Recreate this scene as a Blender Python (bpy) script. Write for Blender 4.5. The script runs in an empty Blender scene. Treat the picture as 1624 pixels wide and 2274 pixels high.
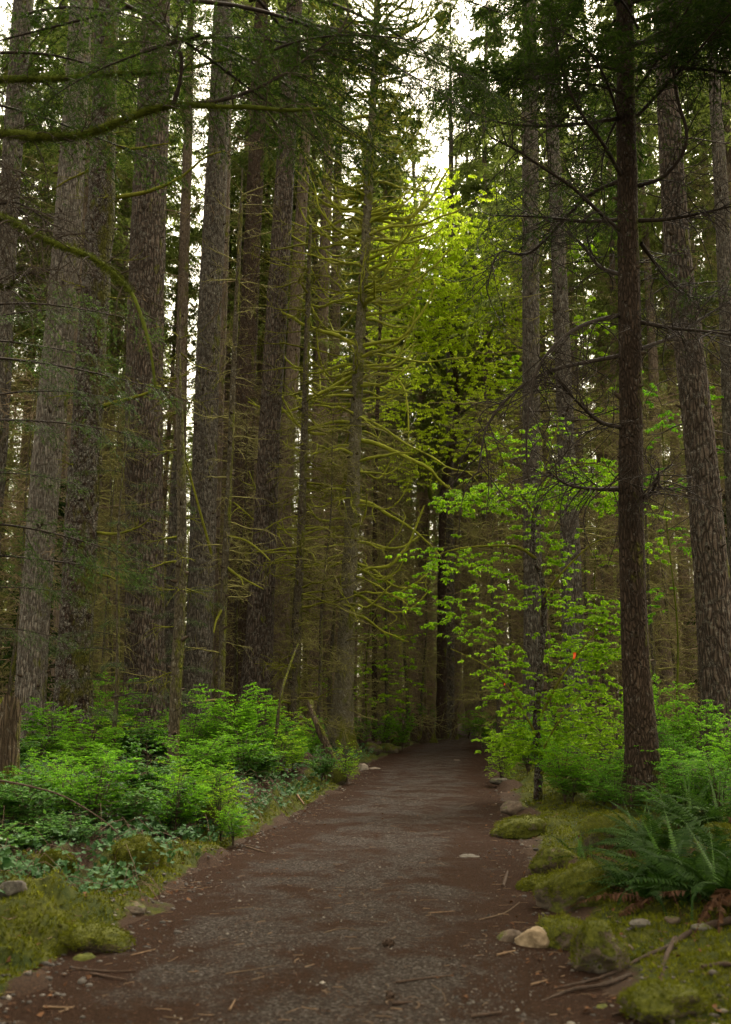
import bpy, math, random
import numpy as np
from mathutils import Vector, Matrix

# ------------------------------------------------------------------ camera, sky, sun, exposure
SC = bpy.context.scene
COL = SC.collection
F = 2211.0                       # focal length in units of a 1624 x 2274 frame
TH = math.atan(431.0 / F)
CT, ST = math.cos(TH), math.sin(TH)
EYE = 1.6
cam_d = bpy.data.cameras.new('camera')
cam = bpy.data.objects.new('camera', cam_d)
COL.objects.link(cam)
cam.location = (0, 0, EYE)
cam.rotation_euler = (math.pi / 2 + TH, 0, 0)
cam_d.sensor_fit = 'VERTICAL'
cam_d.sensor_height = 36.0
cam_d.sensor_width = 36.0 * 1624 / 2274
cam_d.lens = 35.0
cam_d.clip_start = 0.05
cam_d.clip_end = 2000
cam_d.dof.use_dof = True
cam_d.dof.focus_distance = 17.0
cam_d.dof.aperture_fstop = 2.0
SC.camera = cam

SUN_EL, SUN_AZ = 58.0, 25.0      # soft overcast light, from ahead and a little to the right
W = bpy.data.worlds.new('World')
SC.world = W
W.use_nodes = True
nt = W.node_tree
nt.nodes.clear()
wo = nt.nodes.new('ShaderNodeOutputWorld')
bg = nt.nodes.new('ShaderNodeBackground')
sky = nt.nodes.new('ShaderNodeTexSky')
hs = nt.nodes.new('ShaderNodeHueSaturation')
sky.sky_type = 'NISHITA'
sky.sun_disc = False
sky.sun_elevation = math.radians(SUN_EL)
sky.sun_rotation = math.radians(SUN_AZ)
sky.dust_density = 4.0
sky.air_density = 1.0
hs.inputs['Saturation'].default_value = 0.18
bg.inputs['Strength'].default_value = 0.15
nt.links.new(sky.outputs[0], hs.inputs['Color'])
tint = nt.nodes.new('ShaderNodeMix')
tint.data_type = 'RGBA'
tint.blend_type = 'MULTIPLY'
tint.inputs[0].default_value = 1.0
tint.inputs[7].default_value = (1.0, .90, .66, 1)      # the camera's warm white balance under cloud
nt.links.new(hs.outputs[0], tint.inputs[6])
nt.links.new(tint.outputs[2], bg.inputs['Color'])
nt.links.new(bg.outputs[0], wo.inputs['Surface'])
sd = bpy.data.lights.new('sun', 'SUN')
sd.energy = 1.5
sd.angle = math.radians(18)
sd.color = (1.0, 0.95, 0.85)
sun = bpy.data.objects.new('sun', sd)
COL.objects.link(sun)
az, el = math.radians(SUN_AZ), math.radians(SUN_EL)
sdir = Vector((math.sin(az) * math.cos(el), math.cos(az) * math.cos(el), math.sin(el)))
sun.rotation_euler = sdir.to_track_quat('Z', 'Y').to_euler()
sun.location = (20, 40, 60)
SC.view_settings.view_transform = 'Standard'
SC.view_settings.look = 'None'
SC.view_settings.exposure = 2.35
SC.view_settings.gamma = 1
SC.view_settings.use_curve_mapping = False
SC.cycles.use_denoising = True
SC.cycles.use_adaptive_sampling = True
SC.cycles.adaptive_threshold = 0.02
SC.cycles.max_bounces = 6
SC.cycles.diffuse_bounces = 4
SC.cycles.transmission_bounces = 4
SC.cycles.glossy_bounces = 2
SC.cycles.sample_clamp_indirect = 4.0

# ------------------------------------------------------------------ maths helpers
def rng(s):
    return np.random.default_rng(s)

def ray(px, py):
    x = (px - 812.0) / F
    u = (1137.0 - py) / F
    return x, CT - u * ST, ST + u * CT

def P(px, py, Y):
    x, y, z = ray(px, py)
    t = Y / y
    return np.array((x * t, Y, EYE + z * t))

def depth(py, Y):
    return Y / ray(812, py)[1]

def vnoise(p, seed=0):
    p = np.asarray(p, float)
    i = np.floor(p).astype(np.int64)
    f = p - i
    f = f * f * (3 - 2 * f)
    out = np.zeros(p.shape[:-1])
    def hsh(ix, iy, iz):
        n = (ix * 374761393 + iy * 668265263 + iz * 2147483647 + seed * 974634777) & 0xffffffff
        n = ((n ^ (n >> 13)) * 1274126177) & 0xffffffff
        n = n ^ (n >> 16)
        return (n & 0xffff) / 65535.0
    for dx in (0, 1):
        for dy in (0, 1):
            for dz in (0, 1):
                w = (f[..., 0] if dx else 1 - f[..., 0]) * (f[..., 1] if dy else 1 - f[..., 1]) * (f[..., 2] if dz else 1 - f[..., 2])
                out += w * hsh(i[..., 0] + dx, i[..., 1] + dy, i[..., 2] + dz)
    return out * 2 - 1

def fbm(p, seed=0, octv=4):
    a, s, out = 1.0, 1.0, 0
    for k in range(octv):
        out = out + a * vnoise(np.asarray(p) * s, seed + k * 17)
        a *= .5
        s *= 2.03
    return out / 1.6

def n2(x, y, s, seed=0, octv=4):
    return fbm(np.stack([x * s, y * s, np.zeros_like(x) + .37], -1), seed, octv)

def sstep(x):
    x = np.clip(x, 0, 1)
    return x * x * (3 - 2 * x)

def unit(v):
    return v / np.maximum(np.linalg.norm(v, axis=-1, keepdims=True), 1e-9)

# ------------------------------------------------------------------ terrain functions
PY_ = [-30, 0, 5, 7.35, 11.4, 17.5, 28, 36, 44.6, 52, 62, 80]
PL_ = [-2.2, -2.15, -1.95, -1.79, -1.50, -.71, .10, 1.1, 2.34, 4.5, 10, 26]
PR_ = [1.5, 1.4, 1.25, 1.30, 1.60, 2.25, 3.25, 4.1, 4.85, 7.0, 13, 30]
def edges(y):
    return np.interp(y, PY_, PL_), np.interp(y, PY_, PR_)

def path_z(x, y):
    L, R = edges(y)
    u = (x - (L + R) / 2) / ((R - L) / 2)
    return .03 * (1 - np.clip(u * u, 0, 2)) + .018 * n2(x, y, .8, 5) + .006 * n2(x, y, 6, 8, 3)

MOUNDS = []   # (x, y, r, h) moss cushions and humps
_r = rng(314)
for _k in range(150):
    _y = 4.6 + 22 * _r.random() ** 1.4
    _s = -1 if _r.random() < .55 else 1
    _L, _R = edges(_y)
    _o = _r.uniform(.02, 1.3 if _s < 0 else 2.6)
    MOUNDS.append((float(_L - _o if _s < 0 else _R + _o), _y, _r.uniform(.09, .34), _r.uniform(.04, .17)))
def ground_z(x, y):
    x = np.asarray(x, float)
    y = np.asarray(y, float)
    L, R = edges(y)
    wob = .22 * n2(x, y, 1.1, 3) + .10 * n2(x, y, 4, 4, 3)
    dl = L - x + wob
    dr = x - R + wob
    d = np.maximum(dl, dr)
    left = dl > dr
    near = sstep(d / .35)
    bankl = .30 * sstep(dl / 1.5) + .16 * sstep((dl - 1.2) / 3)
    bankr = .14 * sstep(dr / 1.2) + .16 * sstep((dr - 1.0) / 3)
    z = np.where(left, bankl, bankr)
    lump = np.abs(n2(x, y, 1.6, 21, 3))
    fine = n2(x, y, 5.5, 31, 3)
    amp = np.where(left, 1.0, .55)
    z = z + near * amp * (.34 * (lump - .25) * sstep(d / .7) + .055 * fine)
    z = z + sstep((d - 2) / 6) * (.22 * n2(x, y, .13, 41, 3))
    z = path_z(x, y) * (1 - near) + z * near - .05 * (1 - sstep(d / .12)) + .0
    for mx, my, mr, mh in MOUNDS:
        q = ((x - mx) ** 2 + ((y - my) * .8) ** 2) / (mr * mr)
        if q.size < 50 and q.min() > 1: continue
        z = z + mh * np.clip(1 - q, 0, 1) ** .8
    return z

def gz(x, y):
    return float(ground_z(np.array([x], float), np.array([y], float))[0])

def G(px, py):
    """ground point under a sight line"""
    x, y, z = ray(px, py)
    t = (EYE - .1) / max(-z, .01)
    for k in range(30):
        g = gz(x * t, y * t)
        t2 = (EYE - g) / max(-z, .01)
        t = .6 * t + .4 * t2
    return np.array((x * t, y * t, gz(x * t, y * t)))

# ------------------------------------------------------------------ mesh helpers
class Geo:
    def __init__(s):
        s.V, s.T, s.Q, s.n = [], [], [], 0
    def add(s, V, T=None, Q=None):
        V = np.asarray(V, np.float32).reshape(-1, 3)
        if T is not None and len(T):
            s.T.append(np.asarray(T, np.int32).reshape(-1, 3) + s.n)
        if Q is not None and len(Q):
            s.Q.append(np.asarray(Q, np.int32).reshape(-1, 4) + s.n)
        s.V.append(V)
        s.n += len(V)
        return s
    def mesh(s, name, mat, smooth=True, attrs=None):
        me = bpy.data.meshes.new(name)
        V = np.concatenate(s.V)
        T = np.concatenate(s.T) if s.T else np.zeros((0, 3), np.int32)
        Q = np.concatenate(s.Q) if s.Q else np.zeros((0, 4), np.int32)
        loops = np.concatenate([T.ravel(), Q.ravel()])
        starts = np.concatenate([np.arange(len(T)) * 3, len(T) * 3 + np.arange(len(Q)) * 4])
        me.vertices.add(len(V))
        me.vertices.foreach_set('co', V.ravel())
        me.loops.add(len(loops))
        me.loops.foreach_set('vertex_index', loops.astype(np.int32))
        me.polygons.add(len(starts))
        me.polygons.foreach_set('loop_start', starts.astype(np.int32))
        me.update(calc_edges=True)
        me.polygons.foreach_set('use_smooth', np.full(len(starts), bool(smooth)))
        if attrs:
            for k, a in attrs.items():
                at = me.attributes.new(k, 'FLOAT', 'POINT')
                at.data.foreach_set('value', np.asarray(a, np.float32).ravel())
        if mat:
            me.materials.append(mat)
        me.validate()
        return me

def setp(o, label=None, cat=None, group=None, kind=None):
    if label: o['label'] = label
    if cat: o['category'] = cat
    if group: o['group'] = group
    if kind: o['kind'] = kind
    return o

def ob(name, me, parent=None, loc=None, **k):
    o = bpy.data.objects.new(name, me)
    COL.objects.link(o)
    if parent is not None:
        o.parent = parent
    if loc is not None:
        o.location = tuple(float(c) for c in loc)
    return setp(o, **k)

def empty(name, loc, label, cat, group=None):
    o = ob(name, None, None, loc, label=label, cat=cat, group=group)
    o.empty_display_size = .3
    return o

def tubes(C, R, sides=4, cap=True):
    """C (T,N,3) centre lines, R (T,N) radii -> V, Q, T"""
    C = np.asarray(C, float)
    if C.ndim == 2: C = C[None]
    R = np.broadcast_to(np.asarray(R, float), C.shape[:2])
    Tn, N, _ = C.shape
    tan = unit(np.gradient(C, axis=1))
    mean = unit(tan.mean(1))
    ref = np.where(np.abs(mean[:, 2:3]) > .75, np.array([[0., 1., 0.]]), np.array([[0., 0., 1.]]))
    n1 = unit(np.cross(tan, ref[:, None, :]))
    n2_ = np.cross(tan, n1)
    a = np.arange(sides) * 2 * np.pi / sides
    V = C[:, :, None, :] + R[:, :, None, None] * (np.cos(a)[None, None, :, None] * n1[:, :, None, :] + np.sin(a)[None, None, :, None] * n2_[:, :, None, :])
    base = (np.arange(Tn) * N * sides)[:, None, None]
    i = (np.arange(N - 1) * sides)[None, :, None]
    j = np.arange(sides)[None, None, :]
    j2 = (j + 1) % sides
    Q = np.stack([base + i + j, base + i + j2, base + i + sides + j2, base + i + sides + j], -1).reshape(-1, 4)
    return V.reshape(-1, 3), Q

def resample(pts, n, smooth=True):
    pts = np.asarray(pts, float)
    if len(pts) == 2 or not smooth:
        t = np.linspace(0, len(pts) - 1, n)
        return np.stack([np.interp(t, np.arange(len(pts)), pts[:, k]) for k in range(pts.shape[1])], -1)
    m = len(pts)
    ext = np.vstack([2 * pts[0] - pts[1], pts, 2 * pts[-1] - pts[-2]])
    seg = np.linalg.norm(np.diff(pts[:, :3], axis=0), axis=1)
    cum = np.concatenate([[0], np.cumsum(seg)])
    s = np.linspace(0, cum[-1], n)
    idx = np.clip(np.searchsorted(cum, s, side='right') - 1, 0, m - 2)
    u = ((s - cum[idx]) / np.maximum(seg[idx], 1e-9))[:, None]
    p0, p1, p2, p3 = ext[idx], ext[idx + 1], ext[idx + 2], ext[idx + 3]
    return .5 * ((2 * p1) + (-p0 + p2) * u + (2 * p0 - 5 * p1 + 4 * p2 - p3) * u ** 2 + (-p0 + 3 * p1 - 3 * p2 + p3) * u ** 3)

def on_curves(C, s):
    """C (T,N,3), s (T,k) in 0..1 -> pos, tangent (T,k,3)"""
    T, N, _ = C.shape
    f = s * (N - 1)
    i = np.clip(np.floor(f).astype(int), 0, N - 2)
    u = (f - i)[..., None]
    r = np.arange(T)[:, None]
    a, b = C[r, i], C[r, i + 1]
    return a + (b - a) * u, unit(b - a)

def offshoots(C, per, L, ang=(.5, 1.1), droop=.2, flat=.7, n=5, s0=.1, s1=1., taper=.6, wig=.08, r=None, up=0.):
    T = len(C)
    s = s0 + (s1 - s0) * (np.arange(per)[None] + r.uniform(0, 1, (T, per))) / per
    pos, t = on_curves(C, s)
    b = unit(np.cross(t, np.array([0, 0, 1.])) + 1e-4)
    u = np.cross(b, t)
    sg = np.where((np.arange(per)[None] + r.integers(0, 2, (T, 1))) % 2, 1., -1.)
    phi = r.normal(0, (1 - flat) * 1.6, (T, per))
    perp = b * (sg * np.cos(phi))[..., None] + u * np.sin(phi)[..., None]
    a = r.uniform(*ang, (T, per))[..., None]
    d = unit(t * np.cos(a) + perp * np.sin(a) + np.array([0, 0, up]))
    ln = (L * r.uniform(.6, 1.2, (T, per)) * (1 - taper * s))[..., None, None]
    k = np.linspace(0, 1, n)[None, None, :, None]
    cur = pos[..., None, :] + d[..., None, :] * ln * k
    cur = cur + np.array([0, 0, -1.]) * (droop * ln * k * k)
    side = unit(np.cross(d, np.array([0, 0, 1.])) + 1e-4)
    w1 = r.normal(0, wig, (T, per))[..., None, None]
    w2 = r.normal(0, wig, (T, per))[..., None, None]
    cur = cur + side[..., None, :] * ln * w1 * np.sin(k * 3.1) + np.cross(d, side)[..., None, :] * ln * w2 * k * k
    return cur.reshape(T * per, n, 3)

def rhombs(pos, d, nrm, ln, wd, fold=.15, curl=.0):
    d = unit(d)
    sd_ = unit(np.cross(d, nrm))
    n = np.cross(sd_, d)
    l = np.asarray(ln)[..., None]
    w = np.asarray(wd)[..., None]
    a = pos
    b = pos + d * l * .45 + sd_ * w * .5 + n * w * fold
    c = pos + d * l - n * l * curl
    e = pos + d * l * .45 - sd_ * w * .5 + n * w * fold
    V = np.stack([a, b, c, e], -2).reshape(-1, 3)
    k = np.arange(len(V) // 4)[:, None] * 4
    T = np.concatenate([k + np.array([[0, 1, 2]]), k + np.array([[0, 2, 3]])])
    return V, T

def leaves_on(C, per, size, ratio=.5, ang=(.5, 1.2), tilt=.35, droop=.1, fold=.15, r=None, s0=.05, var=.35, curl=0.):
    T = len(C)
    s = r.uniform(s0, 1, (T, per))
    pos, t = on_curves(C, s)
    b = unit(np.cross(t, np.array([0, 0, 1.])) + 1e-4)
    sg = np.where(r.random((T, per)) < .5, 1., -1.)
    a = r.uniform(*ang, (T, per))[..., None]
    d = t * np.cos(a) + b * sg[..., None] * np.sin(a) + r.normal(0, .18, (T, per, 3))
    d = d + np.array([0, 0, -droop])
    nrm = np.array([0, 0, 1.]) + r.normal(0, tilt, (T, per, 3))
    ln = size * r.uniform(1 - var, 1 + var, (T, per))
    return rhombs(pos.reshape(-1, 3), d.reshape(-1, 3), nrm.reshape(-1, 3), ln.ravel(), ln.ravel() * ratio, fold, curl)

def ico(sub):
    import bmesh
    bm = bmesh.new()
    bmesh.ops.create_icosphere(bm, subdivisions=sub, radius=1)
    V = np.array([v.co[:] for v in bm.verts])
    T = np.array([[v.index for v in f.verts] for f in bm.faces])
    bm.free()
    return V, T

# ------------------------------------------------------------------ materials
def lin(c):
    return tuple(c) + (1.0,)

class NT:
    def __init__(s, name):
        s.m = bpy.data.materials.new(name)
        s.m.use_nodes = True
        s.t = s.m.node_tree
        s.t.nodes.clear()
    def n(s, typ, **k):
        nd = s.t.nodes.new(typ)
        for a, v in k.items():
            if a.startswith('i_'):
                nd.inputs[a[2:].replace('_', ' ')].default_value = v
            else:
                setattr(nd, a, v)
        return nd
    def l(s, a, b):
        s.t.links.new(a, b)
    def noise(s, vec, scale, detail=4, rough=.6, dist=0):
        nd = s.n('ShaderNodeTexNoise')
        nd.inputs['Scale'].default_value = scale
        nd.inputs['Detail'].default_value = detail
        nd.inputs['Roughness'].default_value = rough
        nd.inputs['Distortion'].default_value = dist
        if vec is not None: s.l(vec, nd.inputs['Vector'])
        return nd.outputs['Fac']
    def ramp(s, fac, stops):
        nd = s.n('ShaderNodeValToRGB')
        el = nd.color_ramp.elements
        while len(el) < len(stops): el.new(.5)
        for e, (p, c) in zip(el, stops):
            e.position = p
            e.color = lin(c) if hasattr(c, '__len__') else (c, c, c, 1)
        s.l(fac, nd.inputs['Fac'])
        return nd.outputs['Color']
    def mix(s, fac, a, b, typ='MIX'):
        nd = s.n('ShaderNodeMix', data_type='RGBA', blend_type=typ)
        for inp, v in ((nd.inputs[0], fac), (nd.inputs[6], a), (nd.inputs[7], b)):
            if hasattr(v, 'is_linked') or hasattr(v, 'links'): s.l(v, inp)
            elif hasattr(v, '__len__'): inp.default_value = lin(v)
            else: inp.default_value = v
        return nd.outputs[2]
    def math(s, op, a, b=0.0, clamp=False):
        nd = s.n('ShaderNodeMath', operation=op, use_clamp=clamp)
        for inp, v in ((nd.inputs[0], a), (nd.inputs[1], b)):
            if hasattr(v, 'links'): s.l(v, inp)
            else: inp.default_value = v
        return nd.outputs[0]
    def mapped(s, scale=(1, 1, 1), coord='Object'):
        tc = s.n('ShaderNodeTexCoord')
        mp = s.n('ShaderNodeMapping')
        mp.inputs['Scale'].default_value = scale
        s.l(tc.outputs[coord], mp.inputs['Vector'])
        return mp.outputs[0]
    def bump(s, h, strength=.5, dist=.02, prev=None):
        b = s.n('ShaderNodeBump')
        b.inputs['Strength'].default_value = strength
        b.inputs['Distance'].default_value = dist
        s.l(h, b.inputs['Height'])
        if prev is not None: s.l(prev, b.inputs['Normal'])
        return b.outputs[0]
    def out(s, col, rough=.9, nrm=None, spec=.2, transl=0., tcol=None):
        p = s.n('ShaderNodeBsdfPrincipled')
        p.inputs['Roughness'].default_value = rough
        p.inputs['Specular IOR Level'].default_value = spec
        if hasattr(col, 'links'): s.l(col, p.inputs['Base Color'])
        else: p.inputs['Base Color'].default_value = lin(col)
        if nrm is not None: s.l(nrm, p.inputs['Normal'])
        sh = p.outputs[0]
        if transl > 0:
            tr = s.n('ShaderNodeBsdfTranslucent')
            if tcol is None: tcol = col
            if hasattr(tcol, 'links'): s.l(tcol, tr.inputs['Color'])
            else: tr.inputs['Color'].default_value = lin(tcol)
            mx = s.n('ShaderNodeMixShader')
            mx.inputs[0].default_value = transl
            s.l(sh, mx.inputs[1])
            s.l(tr.outputs[0], mx.inputs[2])
            sh = mx.outputs[0]
        o = s.n('ShaderNodeOutputMaterial')
        s.l(sh, o.inputs['Surface'])
        return s.m

def mat_bark(name, dark, light, lichen=(.32, .31, .27), lich=.15, moss=0., plate=13., zsc=.28, bump=.9, mosscol=((.035, .045, .006), (.13, .13, .015)), fissure=.5):
    t = NT(name)
    tc = t.n('ShaderNodeTexCoord')
    vec = t.mapped((1, 1, zsc))
    warp = t.n('ShaderNodeTexNoise')
    warp.inputs['Scale'].default_value = 6
    t.l(vec, warp.inputs['Vector'])
    va = t.n('ShaderNodeVectorMath', operation='SCALE')
    t.l(warp.outputs['Color'], va.inputs[0])
    va.inputs['Scale'].default_value = .12
    vb = t.n('ShaderNodeVectorMath', operation='ADD')
    t.l(vec, vb.inputs[0])
    t.l(va.outputs[0], vb.inputs[1])
    vo = t.n('ShaderNodeTexVoronoi', feature='DISTANCE_TO_EDGE')
    vo.inputs['Scale'].default_value = plate
    t.l(vb.outputs[0], vo.inputs['Vector'])
    vc = t.n('ShaderNodeTexVoronoi', feature='F1')
    vc.inputs['Scale'].default_value = plate
    t.l(vb.outputs[0], vc.inputs['Vector'])
    edge = t.ramp(vo.outputs['Distance'], [(0, 0.), (.22, 1.)])
    fine = t.noise(vb.outputs[0], 45, 4, .7)
    big = t.noise(t.mapped((1, 1, .5)), 1.6, 4, .6)
    base = t.mix(t.ramp(fine, [(.3, 0.), (.7, 1.)]), dark, light)
    base = t.mix(t.math('MULTIPLY', vc.outputs['Color'], .22), base, tuple(c * 1.4 for c in light))
    base = t.mix(t.ramp(t.noise(t.mapped((1, 1, .12)), 5, 4, .6), [(.4, 0.), (.7, .4)]), base, tuple(c * .8 for c in dark))
    base = t.mix(t.ramp(big, [(.35, .0), (.7, .45)]), base, tuple(c * .55 for c in dark))
    inner_shade = tuple(c * .35 for c in dark)  # inner bark tone, painted deeper in the cracks to stand in for their shade
    base = t.mix(t.math('MULTIPLY', t.math('SUBTRACT', 1.0, edge), fissure), base, inner_shade)
    lm = t.ramp(t.noise(tc.outputs['Object'], 9, 6, .75), [(.60 - lich * .35, 0.), (.74 - lich * .3, 1.)])
    lm2 = t.ramp(t.noise(tc.outputs['Object'], 60, 2, .5), [(.42, 0.), (.58, 1.)])
    base = t.mix(t.math('MULTIPLY', t.math('MULTIPLY', lm, lm2), .55), base, lichen)
    h = t.math('ADD', edge, t.math('MULTIPLY', fine, .5))
    if moss > 0:
        mn = t.noise(t.mapped((1, 1, .45)), 3.2, 5, .7)
        geo = t.n('ShaderNodeNewGeometry')
        sx = t.n('ShaderNodeSeparateXYZ')
        t.l(geo.outputs['Normal'], sx.inputs[0])
        k = t.math('ADD', mn, t.math('MULTIPLY', sx.outputs['X'], .10))
        k = t.math('ADD', k, t.math('MULTIPLY', sx.outputs['Z'], .25))
        mm = t.ramp(k, [(.68 - moss * .35, 0.), (.78 - moss * .3, 1.)])
        mc = t.ramp(t.noise(tc.outputs['Object'], 30, 4, .7), [(.3, mosscol[0]), (.7, mosscol[1])])
        base = t.mix(mm, base, mc)
        h = t.math('ADD', h, t.math('MULTIPLY', mm, .4))
    return t.out(base, .95, t.bump(h, min(1.0, bump * 1.2), .05), .10)

def mat_leaf(name, c1, c2, transl=.4, rough=.55, spec=.35, tb=1.3, big=.35):
    t = NT(name)
    geo = t.n('ShaderNodeNewGeometry')
    oi = t.n('ShaderNodeObjectInfo')
    pos = geo.outputs['Position']
    n = t.noise(pos, 1.3, 3, .6)
    f = t.math('ADD', t.math('MULTIPLY', geo.outputs['Random Per Island'], .7), t.math('MULTIPLY', t.math('SUBTRACT', n, .5), big * 2), True)
    f = t.math('ADD', f, t.math('MULTIPLY', t.math('SUBTRACT', oi.outputs['Random'], .4), .3), True)
    col = t.mix(f, c1, c2)
    tcol = t.mix(1.0, col, (tb, tb * 1.02, tb * .8), 'MULTIPLY')
    return t.out(col, rough, None, spec, transl, tcol)

def mat_moss(name, c1=(.03, .045, .004), c2=(.17, .17, .012), c3=None, sc=14):
    t = NT(name)
    geo = t.n('ShaderNodeNewGeometry')
    n = t.noise(geo.outputs['Position'], sc, 5, .75)
    b = t.noise(geo.outputs['Position'], 2.0, 3, .6)
    f = t.math('ADD', t.math('MULTIPLY', n, .5), t.math('MULTIPLY', b, .6))
    st = [(.36, c1), (.70, c2)]
    if c3: st = [(.30, c3), (.44, c1), (.70, c2)]
    col = t.ramp(f, st)
    col = t.mix(t.math('MULTIPLY', geo.outputs['Random Per Island'], .35), col, tuple(c * 1.5 for c in c2))
    return t.out(col, .95, t.bump(t.noise(geo.outputs['Position'], 70, 3, .7), .8, .02), .08, .12)

def mat_mossrock(name, stone1, stone2, moss=.5, patch=3.0):
    t = NT(name)
    tc = t.n('ShaderNodeTexCoord')
    geo = t.n('ShaderNodeNewGeometry')
    sx = t.n('ShaderNodeSeparateXYZ')
    t.l(geo.outputs['Normal'], sx.inputs[0])
    ob_ = geo.outputs['Position']
    s1 = t.ramp(t.noise(ob_, 18, 6, .7), [(.3, stone1), (.7, stone2)])
    lich = t.ramp(t.noise(ob_, 6, 5, .7), [(.52, 0.), (.62, 1.)])
    s1 = t.mix(t.math('MULTIPLY', lich, .3), s1, (.20, .19, .16))
    mn = t.noise(ob_, patch, 5, .7)
    k = t.math('ADD', mn, t.math('MULTIPLY', sx.outputs['Z'], .14))
    mm = t.ramp(k, [(.74 - moss * .45, 0.), (.80 - moss * .45, 1.)])
    mc = t.ramp(t.noise(ob_, 22, 5, .75), [(.3, (.012, .016, .002)), (.72, (.085, .088, .008))])
    col = t.mix(mm, s1, mc)
    h = t.math('ADD', t.math('MULTIPLY', t.noise(ob_, 40, 5, .7), .6), t.math('MULTIPLY', mm, .8))
    return t.out(col, .9, t.bump(h, .7, .02), .2)

def mat_simple(name, c1, c2, sc=20, rough=.9, bump=.4, stretch=(1, 1, 1), perisl=.0):
    t = NT(name)
    v = t.mapped(stretch)
    n = t.noise(v, sc, 5, .7)
    col = t.ramp(n, [(.3, c1), (.7, c2)])
    if perisl:
        geo = t.n('ShaderNodeNewGeometry')
        col = t.mix(t.math('MULTIPLY', geo.outputs['Random Per Island'], perisl), col, tuple(min(.6, c * 2.2) for c in c2))
    return t.out(col, rough, t.bump(n, bump, .01), .2)

M = {}
M['bark_grey'] = mat_bark('bark_grey_spruce', (.060, .047, .035), (.150, .124, .098), lich=.4, moss=.16, plate=21, zsc=.17, fissure=.75)
M['bark_pale'] = mat_bark('bark_pale_spruce', (.085, .068, .054), (.205, .170, .140), lich=.45, moss=.14, plate=20, zsc=.17, fissure=.75)
M['bark_plate'] = mat_bark('bark_furrowed_fir', (.050, .036, .027), (.145, .108, .083), lich=.3, moss=.10, plate=14, zsc=.22, fissure=.9, bump=1.0)
M['bark_red'] = mat_bark('bark_red_brown', (.050, .034, .024), (.125, .085, .060), lich=.2, moss=.16, plate=20, zsc=.22)
M['bark_dark'] = mat_bark('bark_dark_hemlock', (.026, .017, .011), (.078, .052, .036), lich=.10, moss=.26, plate=24, zsc=.28, fissure=.45)
M['bark_mossy'] = mat_bark('bark_mossy', (.016, .009, .006), (.055, .033, .022), lich=.5, moss=.46, mosscol=((.018, .020, .004), (.085, .078, .012)), plate=15, zsc=.4)
M['bark_olive'] = mat_bark('bark_olive', (.045, .036, .022), (.125, .102, .065), lich=.25, moss=.42, plate=22, zsc=.3, bump=.6)
M['bark_olive_pale'] = mat_bark('bark_olive_pale', (.085, .072, .045), (.20, .175, .115), lich=.3, moss=.42, plate=22, zsc=.3, bump=.6)
M['bark_far'] = mat_bark('bark_far', (.095, .069, .050), (.23, .172, .128), lich=.25, moss=.25, plate=12, zsc=.22, bump=.6)
M['branch_moss'] = mat_moss('moss_on_branches', (.050, .052, .008), (.165, .165, .018), (.026, .020, .010), 9)
M['branch_moss_bright'] = mat_moss('bright_moss_on_branches', (.080, .095, .012), (.27, .28, .030), (.036, .034, .012), 7)
M['branch_moss_dark'] = mat_moss('dark_moss_on_branches', (.022, .030, .004), (.085, .10, .010), (.014, .010, .007), 9)
M['branch_dark'] = mat_simple('dark_branch_wood', (.010, .007, .005), (.036, .025, .017), 22)
M['twig'] = mat_simple('dead_twig', (.068, .048, .028), (.20, .142, .080), 3, perisl=.15)
M['twig_olive'] = mat_simple('mossy_twig', (.068, .062, .020), (.21, .19, .058), 3, perisl=.15)
M['twig_dark'] = mat_simple('dark_twig', (.020, .013, .008), (.06, .042, .025), 6)
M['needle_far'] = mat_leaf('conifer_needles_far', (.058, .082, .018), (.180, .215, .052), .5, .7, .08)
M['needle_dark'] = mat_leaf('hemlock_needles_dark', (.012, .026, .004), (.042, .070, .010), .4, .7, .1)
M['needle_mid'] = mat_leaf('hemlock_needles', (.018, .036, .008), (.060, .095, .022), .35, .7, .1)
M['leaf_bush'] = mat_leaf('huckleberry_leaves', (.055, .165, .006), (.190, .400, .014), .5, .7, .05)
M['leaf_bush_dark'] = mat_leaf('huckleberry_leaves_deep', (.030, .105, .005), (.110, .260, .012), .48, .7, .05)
M['leaf_maple'] = mat_leaf('vine_maple_leaves', (.120, .235, .006), (.280, .440, .014), .5, .7, .06)
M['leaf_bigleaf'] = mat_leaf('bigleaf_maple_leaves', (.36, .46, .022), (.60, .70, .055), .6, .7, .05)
M['leaf_ivy'] = mat_leaf('ivy_leaves', (.012, .042, .008), (.046, .100, .024), .15, .6, .12, 1.0)
M['leaf_low'] = mat_leaf('low_herb_leaves', (.03, .08, .012), (.09, .19, .025), .3, .5, .4)
M['fern'] = mat_leaf('sword_fern', (.007, .021, .003), (.028, .058, .008), .3, .75, .05, 1.1)
M['fern_young'] = mat_leaf('young_fern', (.03, .075, .012), (.085, .15, .03), .35, .5, .3)
M['fern_dead'] = mat_leaf('dead_fern', (.032, .015, .008), (.110, .055, .030), .2, .8, .1)
M['fern_tip'] = mat_simple('fern_fiddlehead', (.20, .11, .04), (.42, .26, .11), 40)
M['moss'] = mat_moss('ground_moss', (.020, .028, .002), (.118, .124, .007))
M['stone_brown'] = mat_mossrock('stone_brown', (.035, .024, .017), (.11, .08, .058), .35)
M['stone_tan'] = mat_mossrock('stone_tan', (.12, .085, .05), (.27, .20, .13), .0)
M['stone_moss'] = mat_mossrock('stone_mossy', (.035, .028, .02), (.11, .085, .06), .72)
M['stone_half'] = mat_mossrock('stone_half_mossy', (.03, .022, .015), (.105, .078, .055), .56)
M['stone_grey'] = mat_mossrock('stone_grey', (.036, .030, .025), (.115, .098, .08), .2)
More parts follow.
